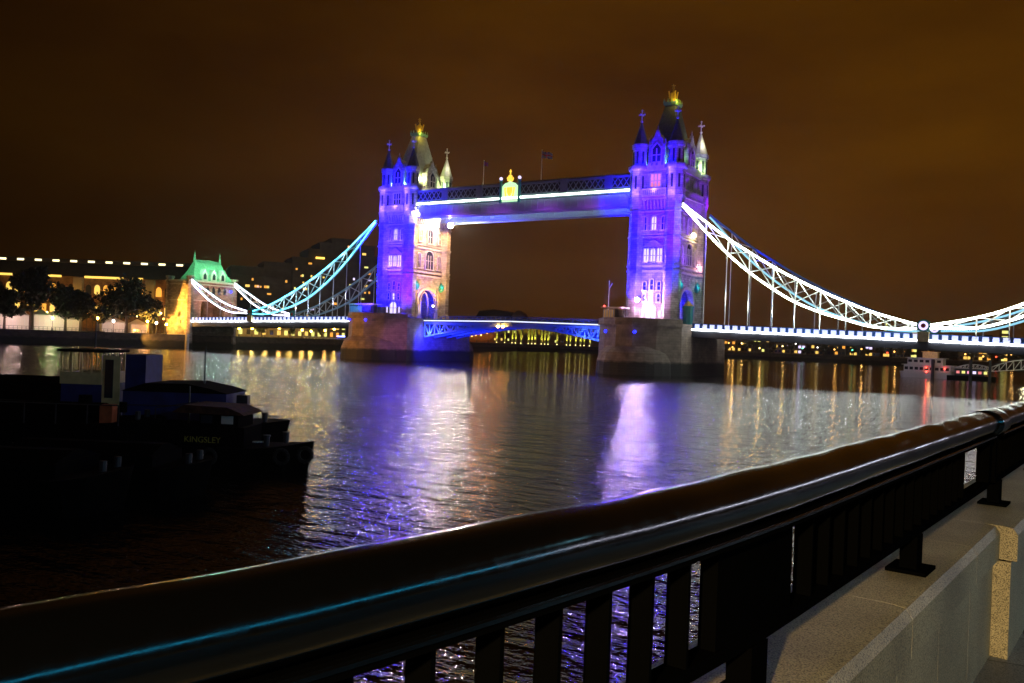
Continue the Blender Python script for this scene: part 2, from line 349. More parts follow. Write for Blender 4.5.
# ------------------------------------------------------------------ river piers
DZ = 12.7
def pier(cx, label):
    t = thing('river_pier', label, 'bridge pier', (cx, 0, 0), group='granite piers of the bridge')
    def plan(w, l, nose, k=0):
        return [(-w, l), (-w, -l), (-w*.62, -l-nose*.62), (-w*.2, -l-nose), (w*.2, -l-nose), (w*.62, -l-nose*.62), (w, -l), (w, l), (w*.62, l+nose*.62), (w*.2, l+nose), (-w*.2, l+nose), (-w*.62, l+nose*.62)]
    b = MB(); A = plan(10.9, 15.6, 9); B = plan(10.65, 15.4, 8.6); n = len(A)
    b.add([(x,y,-2) for x,y in A] + [(x,y,11.6) for x,y in B], [(i,(i+1)%n,n+(i+1)%n,n+i) for i in range(n)] + [tuple(range(n,2*n))])
    b.build('pier_body', 'granite', t)
    b = MB(); A = plan(11.0, 15.8, 8.9); C = plan(10.75, 15.5, 8.7)
    b.add([(x,y,11.6) for x,y in A] + [(x,y,12.3) for x,y in A], [(i,(i+1)%n,n+(i+1)%n,n+i) for i in range(n)] + [tuple(range(n)), tuple(range(n,2*n))])
    b.build('coping', 'granite', t)
    b = MB()
    for i in range(n):
        p, q = C[i], C[(i+1) % n]
        if abs(p[0]) > 10 and abs(q[0]) > 10: continue
        b.beam((p[0],p[1],12.8), (q[0],q[1],12.8), .45, 1.0)
    b.build('parapet', 'granite', t)
    for sg in (-1, 1):                                  # rounded starling with a sloping half-dome top
        b = MB(); N = 14; rings = []
        for (z, k, back) in ((-2, 1.0, 0), (3.2, .97, 0), (5.2, .9, 0), (7.0, .72, 0), (8.3, .48, 0), (9.2, .2, 0)):
            ring = []
            for i in range(N+1):
                a = math.pi * i / N; x = -math.cos(a)*9.6*k; y = (math.sin(a)**.85)*(11.2*k + .2)
                ring.append((x, sg*(15.2 + y*1.05 + 1.2*(k < .95)*0), z))
            rings.append(ring)
        vs = [p for r_ in rings for p in r_]; fs = []
        for j in range(len(rings)-1):
            for i in range(N): fs.append((j*(N+1)+i, j*(N+1)+i+1, (j+1)*(N+1)+i+1, (j+1)*(N+1)+i))
        fs.append(tuple(range((len(rings)-1)*(N+1), len(rings)*(N+1))))
        b.add(vs, fs); b.build('starling', 'granite', t)
    return t
pierL = pier(-41.15, 'massive rust-brown granite pier under the farther, north tower')
pierR = pier(41.15, 'massive dark granite pier under the nearer, south tower')
def pier_lamp(pt, x, y, z):
    m = MB(); m.ball((0,0,0), .38, 0); l = m.build('blue_lamp', 'bluelamp', pt, True, (x, y, z))
    m = MB(); m.box(-.12,.12,.2,1.0,-.12,.12); m.build('bracket', 'steel', l)
for x, y in ((-6.2, -21.2), (3.0, -25.0)): pier_lamp(pierR, x, y, 10.0)
for x, y in ((-7.6,-20.2), (-4.6,-22.9), (3.4,-24.9)): pier_lamp(pierL, x, y, 11.2)

# ------------------------------------------------------------------ bridge towers
def arch_pts(w, h, spring, n=8, pointed=.25):
    """outline of an opening from (-w/2,0) over the arch to (w/2,0)"""
    P = [(-w/2, 0)]
    for i in range(n+1):
        a = math.pi * (1 - i/n); x = math.cos(a)*w/2; k = math.sin(a)
        P.append((x, spring + (h - spring) * (k**(1-pointed))))
    P.append((w/2, 0)); return P
def window(parent, face, c, z, w, h, pane='pane', mull=1, frame='trim', arched=True, depth=.35, trans=True):
    """face: 'f' -Y wall, 'b' +Y, 'r' +X, 'l' -X; c = centre along the wall; plane given by FACE"""
    o = bpy.data.objects.new('window', None)
    b = MB(); sp = h - w*.5 if arched else h
    outer = arch_pts(w+.5, h+.3, sp, 8) if arched else [(-w/2-.25,-.0),(-w/2-.25,h+.25),(w/2+.25,h+.25),(w/2+.25,0)]
    inner = arch_pts(w, h, sp, 8) if arched else [(-w/2,0),(-w/2,h),(w/2,h),(w/2,0)]
    n = len(outer)
    for i in range(n-1):
        p, q, r, s_ = outer[i], outer[i+1], inner[i+1], inner[i]
        b.prism([p, q, r, s_], 'y', -depth, .0)
    b.box(-w/2-.4, w/2+.4, -depth-.15, 0, -.3, 0)
    for k in range(mull):
        x = -w/2 + w*(k+1)/(mull+1); b.box(x-.09, x+.09, -depth+.05, 0, 0, (h if abs(x) < w*.1 else sp+.3*(h-sp)))
    if trans: b.box(-w/2, w/2, -depth+.07, 0, h*.45, h*.45+.14)
    loc, rz = FACE(face, c, z)
    o = b.build('window', frame, parent, loc=loc, rz=rz)
    b = MB(); pts = inner; b.prism(pts, 'y', -.08, -.02); b.build('pane', pane, o)
    return o
_half = [5.6, 9.0]
def FACE(face, c, z):
    hx, hy = _half
    return {'f': ((c, -hy, z), 0), 'b': ((-c, hy, z), math.pi), 'r': ((hx, c, z), math.pi/2), 'l': ((-hx, -c, z), -math.pi/2)}[face]
TX, TY = 4.75, 8.15
def tower(cx, label, pal, roofm='litroof'):
    t = thing('bridge_tower', label, 'bridge tower', (cx, 0, DZ), group='twin gothic towers of the bridge')
    # walls, road arch cut through both end faces
    H = 38.4; b = MB(); aw, ah, sp = 9.4, 8.6, 4.4
    ar = arch_pts(aw, ah, sp, 12, .1)
    for sgn in (-1, 1):
        poly = [(-9, 0)] + [(p[0], p[1]) for p in ar] + [(9, 0), (9, H), (-9, H)]
        b.prism(poly, 'x', sgn*4.4, sgn*5.6)
    b.box(-4.4, 4.4, -9, -7.6, 0, H); b.box(-4.4, 4.4, 7.6, 9, 0, H); b.box(-4.4, 4.4, -7.6, 7.6, 10, 11)
    b.build('wall', 'stone', t)
    for sgn in (-1, 1):                                  # moulded arch ring
        b = MB(); o2 = arch_pts(aw+1.6, ah+.8, sp, 12, .1); i2 = ar
        for i in range(len(o2)-1): b.prism([o2[i], o2[i+1], i2[i+1], i2[i]], 'x', sgn*5.6, sgn*5.85)
        b.build('road_arch', 'trim', t)
    b = MB(); b.box(-4.3, 4.3, -7.5, 7.5, 9.4, 9.9)
    for y in (-5, -1.7, 1.7, 5): b.box(-4.2, 4.2, y-.25, y+.25, 8.9, 9.4)
    b.build('arch_ceiling', 'bluepaint', t)
    for xx in (-3.2, -.6, 2.2):                          # pale ribs spanning the roadway inside
        b = MB()
        for yc in (-2.3, 2.3):
            o3 = arch_pts(4.4, 8.3, 3.6, 10, .1); i3 = arch_pts(3.7, 7.8, 3.6, 10, .1)
            for i in range(len(o3)-1): b.prism([(o3[i][0]+yc, o3[i][1]), (o3[i+1][0]+yc, o3[i+1][1]), (i3[i+1][0]+yc, i3[i+1][1]), (i3[i][0]+yc, i3[i][1])], 'x', xx, xx+.4)
        b.build('vault_rib', 'trim', t)
    # string courses, corbel table, balcony, parapet
    b = MB()
    for z0, z1, k in ((0, 1.0, .35), (12.4, 12.9, .3), (13.6, 14.1, .35), (20.8, 21.2, .3), (21.6, 21.9, .25), (27.2, 27.6, .3), (30.2, 30.9, .75), (37.4, 38.0, .55)):
        if z0 == 0:
            for sg in (-1, 1):
                b.box(-5.6-k, 5.6+k, sg*9, sg*(9+k), z0, z1)
                for sy in (-1, 1): b.box(sg*5.6, sg*(5.6+k), sy*5.2, sy*9.0, z0, z1)
        else:
            for sg in (-1, 1):
                b.box(-5.6-k, 5.6+k, sg*9, sg*(9+k), z0, z1); b.box(sg*5.6, sg*(5.6+k), -9, 9, z0, z1)
    b.build('string_course', 'trim', t)
    b = MB()
    for face, L_ in (('f', 3.6), ('b', 3.6), ('r', 6.8), ('l', 6.8)):
        k = -L_
        while k <= L_ + .01:
            (x, y, z), rz = FACE(face, k, 0); c_, s_ = math.cos(rz), math.sin(rz)
            for (z0, z1, d) in ((27.9, 28.7, .35), (28.7, 29.5, .55), (29.5, 30.15, .75)):
                P = [(-.22, -d), (.22, -d), (.22, 0), (-.22, 0)]
                b.prism([(x + px*c_ - py*s_, y + px*s_ + py*c_) for px, py in P], 'z', z0, z1)
            k += .9
    b.build('corbel_table', 'trim', t)
    # balcony with balusters over the corbels
    b = MB()
    for face, L_ in (('f', 3.1), ('b', 3.1), ('r', 6.3), ('l', 6.3)):
        (x, y, z), rz = FACE(face, 0, 0); c_, s_ = math.cos(rz), math.sin(rz)
        def loc2(px, py): return (x + px*c_ - py*s_, y + px*s_ + py*c_)
        b.prism([loc2(-L_, -1.15), loc2(L_, -1.15), loc2(L_, -.95), loc2(-L_, -.95)], 'z', 32.6, 33.0)
        b.prism([loc2(-L_, -1.25), loc2(L_, -1.25), loc2(L_, 0), loc2(-L_, 0)], 'z', 30.92, 31.3)
        k = -L_
        while k <= L_ + .01:
            b.prism([loc2(k-.12, -1.13), loc2(k+.12, -1.13), loc2(k+.12, -.97), loc2(k-.12, -.97)], 'z', 31.3, 32.6); k += .55
    b.build('balcony', 'trim', t)
    # battlement
    b = MB()
    for face, L_ in (('f', 3.4), ('b', 3.4), ('r', 6.8), ('l', 6.8)):
        (x, y, z), rz = FACE(face, 0, 0); c_, s_ = math.cos(rz), math.sin(rz)
        def loc2(px, py): return (x + px*c_ - py*s_, y + px*s_ + py*c_)
        b.prism([loc2(-L_, -.5), loc2(L_, -.5), loc2(L_, .1), loc2(-L_, .1)], 'z', 38.0, 38.7)
        k = -L_ + .4
        while k <= L_ - .2:
            b.prism([loc2(k-.35, -.5), loc2(k+.35, -.5), loc2(k+.35, .1), loc2(k-.35, .1)], 'z', 38.7, 39.5); k += 1.3
    b.build('battlement', 'trim', t)
    # windows
    P, Q, W2 = pal
    for face in 'fb':
        window(t, face, 0, 1.0, 2.6, 3.4, Q, 1)
        for c in (-2.3, 2.3): window(t, face, c, 1.2, .7, 1.8, Q, 0, trans=False)
        for c in (-1.9, 0, 1.9): window(t, face, c, 5.1, .8, 1.9, Q if c == 0 else P, 0)
        for c in (-1.9, 0, 1.9): window(t, face, c, 8.0, .8, 2.6 if c == 0 else 2.0, P, 0)
        for c in (-1.75, 0, 1.75): window(t, face, c, 15.0, 1.3, 3.2, Q, 1, arched=(c == 0))
        for c in (-2.6, 0, 2.6): window(t, face, c, 22.8, 1.2, 3.3, P if c else Q, 1)
        window(t, face, 0, 33.4, 2.6, 3.2, W2, 2, arched=False)
    for face in 'rl':
        for c in (-5.0, 5.0): window(t, face, c, 15.0, 1.3, 4.2, P, 1)
        window(t, face, 0, 14.8, 3.6, 5.4, P, 2)
        for c in (-4.6, 4.6): window(t, face, c, 22.9, 1.3, 3.3, P, 1)
        window(t, face, 0, 22.6, 2.2, 4.2, P, 1)
        for c in (-2.6, 2.6): window(t, face, c, 33.3, 1.4, 3.0, P, 1)
    # small oriel hood over the front window group
    for sg in (-1, 1):
        b = MB(); b.prism([(-3.0, 18.6), (3.0, 18.6), (0.35, 20.3), (-.35, 20.3)], 'y', sg*9.0, sg*9.4); b.build('window_hood', 'trim', t)
    # corner turrets with their spires
    for sx_ in (-1, 1):
        for sy_ in (-1, 1):
            x, y = sx_*TX, sy_*TY
            b = MB(); b.frus(x, y, 0, 1.2, 2.55, 2.45); b.frus(x, y, 1.2, 29.6, 2.25, 2.2)
            b.frus(x, y, 29.6, 31.2, 2.2, 2.62); b.frus(x, y, 31.2, 37.4, 2.42, 2.42); b.frus(x, y, 37.4, 38.0, 2.5, 2.95); b.frus(x, y, 38.0, 38.7, 2.95, 2.95)
            b.frus(x, y, 38.7, 43.2, 1.95, 1.9); b.frus(x, y, 43.2, 44.3, 2.2, 2.2)
            for z0, z1 in ((12.4, 12.9), (13.6, 14.1), (20.8, 21.2), (27.2, 27.6)): b.frus(x, y, z0, z1, 2.5, 2.5)
            tu = b.build('turret', 'stone', t)
            b = MB()
            for i in range(8):
                a = i*math.pi/4; ca, sa = math.cos(a), math.sin(a)
                for z0, z1, rr in ((39.3, 42.4, 1.79), (33, 36.2, 2.24)):
                    b.prism([(x+ca*rr-sa*.26, y+sa*rr+ca*.26), (x+ca*(rr+.06)-sa*.26, y+sa*(rr+.06)+ca*.26), (x+ca*(rr+.06)+sa*.26, y+sa*(rr+.06)-ca*.26), (x+ca*rr+sa*.26, y+sa*rr-ca*.26)], 'z', z0, z1)
            b.build('slit_window', 'pane', tu)
            b = MB(); b.frus(x, y, 44.3, 50.0, 1.95, .16); b.build('spire', 'slate' if sy_ < 0 else 'litroof', tu)  # back spires get the paler colour to look lit
            b = MB(); b.ball((x, y, 50.2), .35); b.beam((x,y,50.2), (x,y,53.0), .2)
            b.beam((x-.75,y,51.9), (x+.75,y,51.9), .22); b.beam((x,y-.75,51.9), (x,y+.75,51.9), .22)
            for dx, dy in ((.75,0),(-.75,0),(0,.75),(0,-.75)): b.ball((x+dx,y+dy,51.9), .22, n=6)
            b.ball((x,y,53.0), .26, n=6); b.build('cross_finial', 'trim', tu)
    # dormer gables
    for face in 'fbrl':
        w = 2.1 if face in 'fb' else 2.6
        (x, y, z), rz = FACE(face, 0, 38.7)
        b = MB(); b.prism([(-w,0),(-w,5.2),(-w*.72,5.2),(-w*.72,6.4),(-w*.4,7.2),(-.3,8.8),(.3,8.8),(w*.4,7.2),(w*.72,6.4),(w*.72,5.2),(w,5.2),(w,0)], 'y', -.1, .6)
        b.prism([(-w*.9,0),(-w*.9,5.0),(0,8.2),(w*.9,5.0),(w*.9,0)], 'y', .6, 3.6)
        b.frus(-w, 0.2, 5.2, 7.0, .3, 0, 6); b.frus(w, .2, 5.2, 7.0, .3, 0, 6); b.frus(0, .2, 8.8, 10.2, .25, 0, 6)
        g = b.build('dormer_gable', 'stone', t, loc=(x, y, z), rz=rz)
        b = MB(); b.prism([(-1.1,1.0),(-1.1,4.0),(0,5.4),(1.1,4.0),(1.1,1.0)], 'y', -.22, -.12); b.build('gable_window', 'pane', g)
        b = MB()
        for xx in (-1.25, 0, 1.25): b.box(xx-.1, xx+.1, -.4, -.1, .9, 4.2)
        b.box(-1.35, 1.35, -.4, -.1, .7, .95); b.box(-1.35, 1.35, -.38, -.1, 2.5, 2.7)
        b.beam((-1.4,-.25,4.1), (0,-.25,5.7), .25); b.beam((1.4,-.25,4.1), (0,-.25,5.7), .25); b.build('gable_frame', 'trim', g)
    # main roof
    b = MB(); b.bfrus(-4.3,4.3,-7.0,7.0,38.4, -4.1,4.1,-6.8,6.8,40.2); b.bfrus(-4.1,4.1,-6.8,6.8,40.2, -1.35,1.35,-1.75,1.75,55.4)
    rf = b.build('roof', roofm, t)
    b = MB(); b.bfrus(-1.6,1.6,-2.0,2.0,55.4, -1.8,1.8,-2.2,2.2,56.2)
    for x in (-1.6,-.55,.55,1.6):
        for y in (-2,2): b.frus(x, y, 56.2, 57.3, .2, .0, 5)
    for y in (-1,0,1):
        for x in (-1.6,1.6): b.frus(x, y, 56.2, 57.3, .2, .0, 5)
    b.build('roof_cresting', 'copper', rf)
    b = MB(); b.frus(0,0,56.2,58.0,.95,.75); b.ball((0,0,58.5), .75); b.frus(0,0,58.9,60.0,.28,.12); b.ball((0,0,60.2), .38)
    for i in range(4):
        a = math.pi/4 + i*math.pi/2; b.beam((.9*math.cos(a), .9*math.sin(a), 57.4), (1.25*math.cos(a), 1.25*math.sin(a), 59.3), .28)
    b.beam((0,0,60.2), (0,0,61.2), .16); b.box(-.1,.1,-.45,.45,60.7,60.9); b.box(-.45,.45,-.1,.1,60.7,60.9)
    b.build('gilded_finial', 'gold', rf)
    return t
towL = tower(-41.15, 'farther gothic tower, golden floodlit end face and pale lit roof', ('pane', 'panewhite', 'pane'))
towR = tower(41.15, 'nearer gothic tower, washed deep blue with a bright doorway at its foot', ('pane', 'panewhite', 'panepink'), 'slate')  # darker roof colour stands for its weaker lighting
# teal shields beside the left tower's road arch
for t_ in (towL, towR):
    for y in (-6.0, 6.0):
        b = MB(); b.ball((6.0, y, 9.3), .95, n=10, sz=1.25); b.frus(6.0, y, 10.3, 11.0, .5, .1, 6); b.build('lantern_bracket', 'teal', t_, True)
# teal kiosk beside the nearer tower
k = thing('gate_kiosk', 'teal riveted gate housing beside the road arch of the nearer tower', 'kiosk', (50.2, -7.6, 12.05))
b = MB(); b.frus(0,0,0,4.4,1.25,1.25,12); b.frus(0,0,4.4,4.8,1.45,1.45,12); b.build('housing', 'teal', k)
b = MB(); b.frus(0,0,4.8,6.0,1.3,.2,12); b.build('cap', 'gold', k)

def flood(loc, tgt, col, e, spot=70, blend=.8, size=.4): lamp('SPOT', 'floodlight', loc, col, e, tgt, size, spot, blend)
BLUE = (.0022, .0005, 1.0); VIO = (.16, .001, 1.0); LILAC = (.24, .12, 1.0)
for cx, g in ((-41.15, 1.0), (41.15, .85)):
    flood((cx-5, -25.0, 17.2), (cx-1, -9, 30), BLUE, 520000*g, 75)
    flood((cx+5, -25.0, 17.2), (cx+1, -9, 42), BLUE, 330000*g, 60)
    for z, e in ((26.9+.8, 520), (34.9+.6, 200)):        # lamps on the string courses under the window groups
        for dx in (-1.6, 1.6): lamp('POINT', 'ledge_light', (cx+dx, -10.6, z), LILAC, e*g, size=.15)
    for dx in (-4.2, 4.2): lamp('POINT', 'corbel_light', (cx+dx, -11.6, 49.6), LILAC, 420*g, size=.1)
    for dx in (-TX, TX):                                 # uplights on the turret heads
        lamp('POINT', 'turret_light', (cx+dx, -12.0, 44.6), LILAC, 1000*g, size=.2)
        lamp('POINT', 'turret_light', (cx+dx*.75, -11.2, 52.2), BLUE, 1600*g, size=.2)
    lamp('POINT', 'balcony_light', (cx, -10.7, 45.3), LILAC, 380*g, size=.15)
    lamp('POINT', 'gable_light', (cx, -11.6, 52.0), BLUE, 2600*g, size=.2)
    for dx in (-2.9, 2.9):
        lamp('POINT', 'niche_light', (cx+dx, -8.4, 52.2), (.3, 1.0, .85), 700*g, size=.1)
# foot of the nearer tower: violet-white lamps
lamp('POINT', 'foot_light', (41.15-3.4, -11.8, 17.5), (.8, .4, 1.0), 450, size=.15)
lamp('POINT', 'foot_light', (41.15+.6, -12.2, 14.6), (1.0, .5, .75), 420, size=.15)
flood((38, -23, 13.4), (41.3, -9, 19), (.6, .3, 1.0), 26000, 50)
flood((-44, -25, 17), (-41.3, -9, 16), BLUE, 90000, 70)
flood((-38, -25, 17), (-39, -9, 18), LILAC, 5000, 50)
# right turret violet on both
flood((62, -34, 14), (47, -9, 40), VIO, 190000, 36)
flood((-25, -25, 10), (-35.5, -9, 24), VIO, 110000, 40)
# golden end face of the farther tower, lamps hung under the walkways
for y in (-6.0, 6.0):
    flood((-31.2, y, 41.2), (-36, y*.55, 22), (1.0, .5, .13), 17000, 120, .9, .3)
flood((-27, 0, 13.3), (-35.6, 0, 27), (1.0, .5, .14), 26000, 100)
flood((60, -7.5, 12.5), (47, 2, 33), (.25, .01, 1.0), 15000, 60)
# nearer tower's landward end face: sparse lamps
lamp('POINT', 'face_light', (48.4, 2.5, 34.5), (1.0, .7, .3), 700, size=.15)
lamp('POINT', 'face_light', (48.2, -4.5, 29), VIO, 500, size=.15)
lamp('POINT', 'face_light', (48.2, 6.0, 27.5), (1.0, .45, .6), 420, size=.15)
lamp('POINT', 'face_light', (49.4, 9.5, 44.0), VIO, 1300, size=.15)
# road arches glow blue inside
for cx in (-41.15, 41.15):
    lamp('POINT', 'arch_light', (cx+2, -3.6, 14.5), BLUE, 2500, size=.3); lamp('POINT', 'arch_light', (cx+2, 3.6, 18), BLUE, 1500, size=.3)
    lamp('POINT', 'arch_light', (cx+4.0, -.0, 15.5), (1.0, .75, .45), 190, size=.2)
    for y in (-6, 6): lamp('POINT', 'lantern_fill', (cx+7.6, y-1.0, 22.6), (.1, .9, 1.0), 90, size=.1)  # unseen cyan lights added to brighten the teal lanterns
# roofs
for cx, g, c in ((-41.15, 1.0, (.85, 1.0, .45)), (41.15, .1, (.4, 1.0, .6))):
    for sx_, sy_ in ((1,-1),(1,1),(-1,-1)):
        lamp('POINT', 'roof_light', (cx+sx_*4.0, sy_*3.6, 54.5), c, 1500*g, size=.15)
    lamp('POINT', 'crown_light', (cx+2.6, -2.4, 69.0), (1.0, .75, .08), 600, size=.1)
    lamp('POINT', 'spire_light', (cx+TX+1.5, TY-2.6, 53.2), (.6, 1.0, .4), 1100, size=.1)
    lamp('POINT', 'spire_light', (cx+TX+2.2, TY-1.5, 60.0), (1.0, .95, .7), 420, size=.1)
# lamps one can see: bright fittings on the towers
def fitting(pt, x, y, z, mat, r):
    b = MB(); b.ball((0,0,0), r, n=10); f_ = b.build('flood_lamp', mat, pt, True, (x, y, z - DZ))
    d_ = Vector((.55, -.83, -.05)).normalized(); a_ = d_.cross(Vector((0,0,1))).normalized(); c_ = a_.cross(d_)
    b = MB(); N = 16; vs = []
    for kk, rr in ((-.9, .35), (-.75, .95), (-.25, 1.35), (.15, 1.5), (.15, 1.56), (-.3, 1.42), (-.82, 1.0), (-.98, .35)):
        for i in range(N): q = 2*math.pi*i/N; vs.append(d_*(kk*r*1.25) + (a_*math.cos(q) + c_*math.sin(q))*(rr*r))
    fs = [(k_*N+i, k_*N+(i+1)%N, (k_+1)*N+(i+1)%N, (k_+1)*N+i) for k_ in range(7) for i in range(N)] + [tuple(range(N)), tuple(range(7*N, 8*N))]
    b.add(vs, fs); b.build('added_hood', 'steel', f_)  # hood added to keep the lamp's light off the wall
    b = MB(); b.beam(-d_*r*1.2, -d_*r*1.2 + Vector((-.8 if abs(x) > 5.6 else 0, .8 if abs(x) <= 5.6 else 0, -.4)), .12); b.build('bracket', 'steel', f_)
MT['fit_white'] = glow('white_flood_lamp', (1, .76, .58), 3800); MT['fit_foot'] = glow('lilac_flood_lamp', (1, .66, .95), 2300); MT['fit_gold'] = glow('golden_flood_lamp', (1, .8, .4), 60)
fitting(towL, 7.6, -8.2, 42.9, 'fit_white', .45); fitting(towL, 9.4, 5.2, 41.3, 'fit_white', .6)
fitting(towR, -3.2, -10.4, 18.2, 'fit_foot', .4); fitting(towR, 6.3, 1.5, 35.2, 'fit_gold', .55)
fitting(towR, 5.3, 0.0, 57.0, 'fit_white', .35)

# ------------------------------------------------------------------ control cabins and masts on the piers
def cabin(x, y, label, lit, w=3.4, d=3.0, rz=0):
    k = thing('control_cabin', label, 'cabin', (x, y, 12.3), rz, group='control cabins on the piers')
    b = MB(); b.frus(0, 0, 0, 3.4, w*.62, w*.62, 12, sy=.85); b.build('cabin_wall', 'granite', k)
    b = MB(); b.box(-w*1.75, -w*.45, -1.2, 1.2, 0, .9); b.build('window_base', 'granite', k)
    b = MB(); b.box(-w*1.72, -w*.47, -1.15, 1.15, .9, 3.1); g = b.build('glazing', lit, k)
    b = MB()
    for i in range(5):
        xx = -w*1.73 + i*(w*1.25)/4; b.box(xx-.06, xx+.06, -1.22, -1.13, .9, 3.1)
    b.build('glazing_bars', 'bluepaint', g)
    b = MB(); b.box(-w*1.9, w*.8, -1.9, 1.9, 3.4, 3.75); b.build('roof', 'trim', k)
    return k
MT['cabinblue'] = glow('blue_lit_cabin_glass', (.01, .18, .5), .5); MT['cabindim'] = glow('dim_amber_cabin_glass', (.5, .25, .08), .35)
cabin(-43.0, -17.5, 'round stone cabin with blue-lit glazing on the farther pier', 'cabinblue', 3.8)
cabin(33.2+2.5, -15.5, 'small dim control cabin beside the nearer tower foot', 'cabindim', 2.2)
def mast(x, y, z, h, label, lampmat):
    k = thing('signal_mast', label, 'mast', (x, y, z), group='signal masts at the opening span')
    b = MB(); b.frus(0,0,0,h,.16,.08,8); b.frus(0,0,0,1.6,.55,.5,8); b.build('pole', 'whitepaint', k)
    b = MB(); b.box(-1.1,1.1,-.08,.08,h*.35,h*.35+.2); b.box(-.8,.8,-.6,.6,h*.28,h*.28+.1); b.beam((0,0,h*.8),(.9,0,h*.93),.12); b.build('signal_arm', 'whitepaint', k)
    b = MB(); b.ball((-1.1,0,h*.35+.4), .26, n=8); b.build('signal_lamp', lampmat, k)
mast(-25.4, -8.9, 12.3, 9.5, 'white signal mast on the deck beside the farther tower', 'whitelamp')
mast(31.2, -12.6, 12.3, 10.5, 'slim signal mast with a red lamp on the nearer pier', 'redlamp')
lamp('POINT', 'cabin_fill', (38.4, -17.8, 15.2), (1.0, .4, .15), 160, size=.1)
lamp('POINT', 'cabin_fill', (-40.5, -22.5, 15.6), (1.0, .55, .3), 420, size=.1)  # unseen light added to brighten the round stone cabin
lamp('POINT', 'cabin_fill', (-48, -20.5, 14.6), (.05, .4, 1), 200, size=.1)

# ------------------------------------------------------------------ high-level walkways
def walkway(y0, label):
    t = thing('high_walkway', label, 'walkway', (0, y0, 0), group='high-level walkways between the towers'); X = 35.3
    s = -1 if y0 < 0 else 1
    b = MB(); b.box(-X, X, -1.9, 1.9, 44.6, 45.2)
    for i in range(29):
        x = -X + .5 + i*(2*X-1)/28; b.box(x-.15, x+.15, -1.85, 1.85, 42.6, 44.6)
    b.box(-X, X, -1.95, -1.65, 42.0, 42.6); b.box(-X, X, 1.65, 1.95, 42.0, 42.6)
    b.build('floor_structure', 'lightpaint', t)
    for sd in (-1, 1):
        b = MB(); b.box(-X, X, sd*1.95, sd*2.05, 42.5, 45.0)
        for i in range(36):
            x = -X + i*2*X/35; b.box(x-.07, x+.07, sd*2.05, sd*2.18, 42.5, 45.0)
        b.build('fascia', 'lightpaint', t)
        b = MB(); b.sweep([(-X, sd*2.25, 45.9), (X, sd*2.25, 45.9)], .28, .5 if sd == s else .3); b.build('light_strip', 'stripwalk', t)
        b = MB(); b.box(-X, X, sd*1.9, sd*2.12, 45.2, 45.6); b.box(-X, X, sd*1.95, sd*2.12, 46.5, 46.9); b.box(-X, X, sd*1.9, sd*2.15, 49.3, 49.8)
        n = 44
        for i in range(n):
            x0, x1 = -X + i*2*X/n, -X + (i+1)*2*X/n
            b.beam((x0, sd*2.0, 46.9), (x1, sd*2.0, 49.3), .2, .16); b.beam((x0, sd*2.0, 49.3), (x1, sd*2.0, 46.9), .2, .16)
        b.build('lattice', 'walkpaint', t)
        b = MB()
        for x in (-24, -12, 15, 28): b.box(x-1.1, x+1.1, sd*2.14, sd*2.3, 46.4, 50.0)
        b.build('panel', 'walkpaint', t)
    b = MB(); b.box(-X, X, -1.7, 1.7, 45.2, 49.2); b.build('glazed_corridor', 'pane', t)
    b = MB(); b.bfrus(-X, X, -2.0, 2.0, 49.8, -X, X, -.5, .5, 50.5); b.build('roof', 'slate', t)
    return t
wk1 = walkway(-6.4, 'high walkway on the near side, white light strip and royal crest at mid-span')
wk2 = walkway(6.4, 'high walkway on the far side, behind the one that carries the crest')
# crest: pillars, shield panel, gilded crown
c = MB(); 
cr_ = thing('crest', 'backlit coat of arms with teal pillars and a gilded crown at mid-walkway', 'crest', (-1.8, -8.75, 44.9))
MT['crestlit'] = glow('backlit_crest_panel', (.55, 1.0, .5), 1.3); MT['crestgold'] = glow('glowing_gilding', (1.0, .62, .05), 1.4)  # the gilding glows itself, lamplight put into its emission
b = MB(); b.prism([(-2.5,0),(-2.5,4.2),(-1.6,5.0),(-.8,5.2),(0,5.6),(.8,5.2),(1.6,5.0),(2.5,4.2),(2.5,0)], 'y', 0, .35); b.build('shield_panel', 'crestlit', cr_)
for x in (-3.0, 3.0):
    b = MB(); b.frus(x, .1, -.3, 5.6, .42, .38, 8); b.frus(x, .1, 5.6, 5.9, .6, .6, 8); b.build('pillar', 'teal', cr_)
    b = MB(); b.ball((x, .1, 6.4), .48); b.build('lamp_globe', 'panewhite', cr_, True)
b = MB(); b.frus(0, .1, 5.6, 6.2, .8, .95, 10); 
for i in range(10): a = i*math.pi/5; b.frus(.85*math.cos(a), .1+.85*math.sin(a), 6.2, 6.8, .18, 0, 5)
b.ball((0,.1,6.8), .6); b.frus(0,.1,7.5,8.2,.2,.2,6); b.box(-.35,.35,0,.2,8.2,8.45); b.box(-.1,.1,0,.2,7.9,8.8); b.build('crown', 'crestgold', cr_)
b = MB(); b.prism([(-.9,3.9),(.9,3.9),(.9,2.6),(.5,1.8),(0,1.4),(-.5,1.8),(-.9,2.6)], 'y', -.14, -.03)
for sx_ in (-1, 1): b.beam((sx_*1.1,-.1,1.3), (sx_*1.5,-.1,3.4), .35); b.ball((sx_*1.45,-.1,3.6), .33, n=8)
b.build('gilded_arms', 'crestgold', cr_)
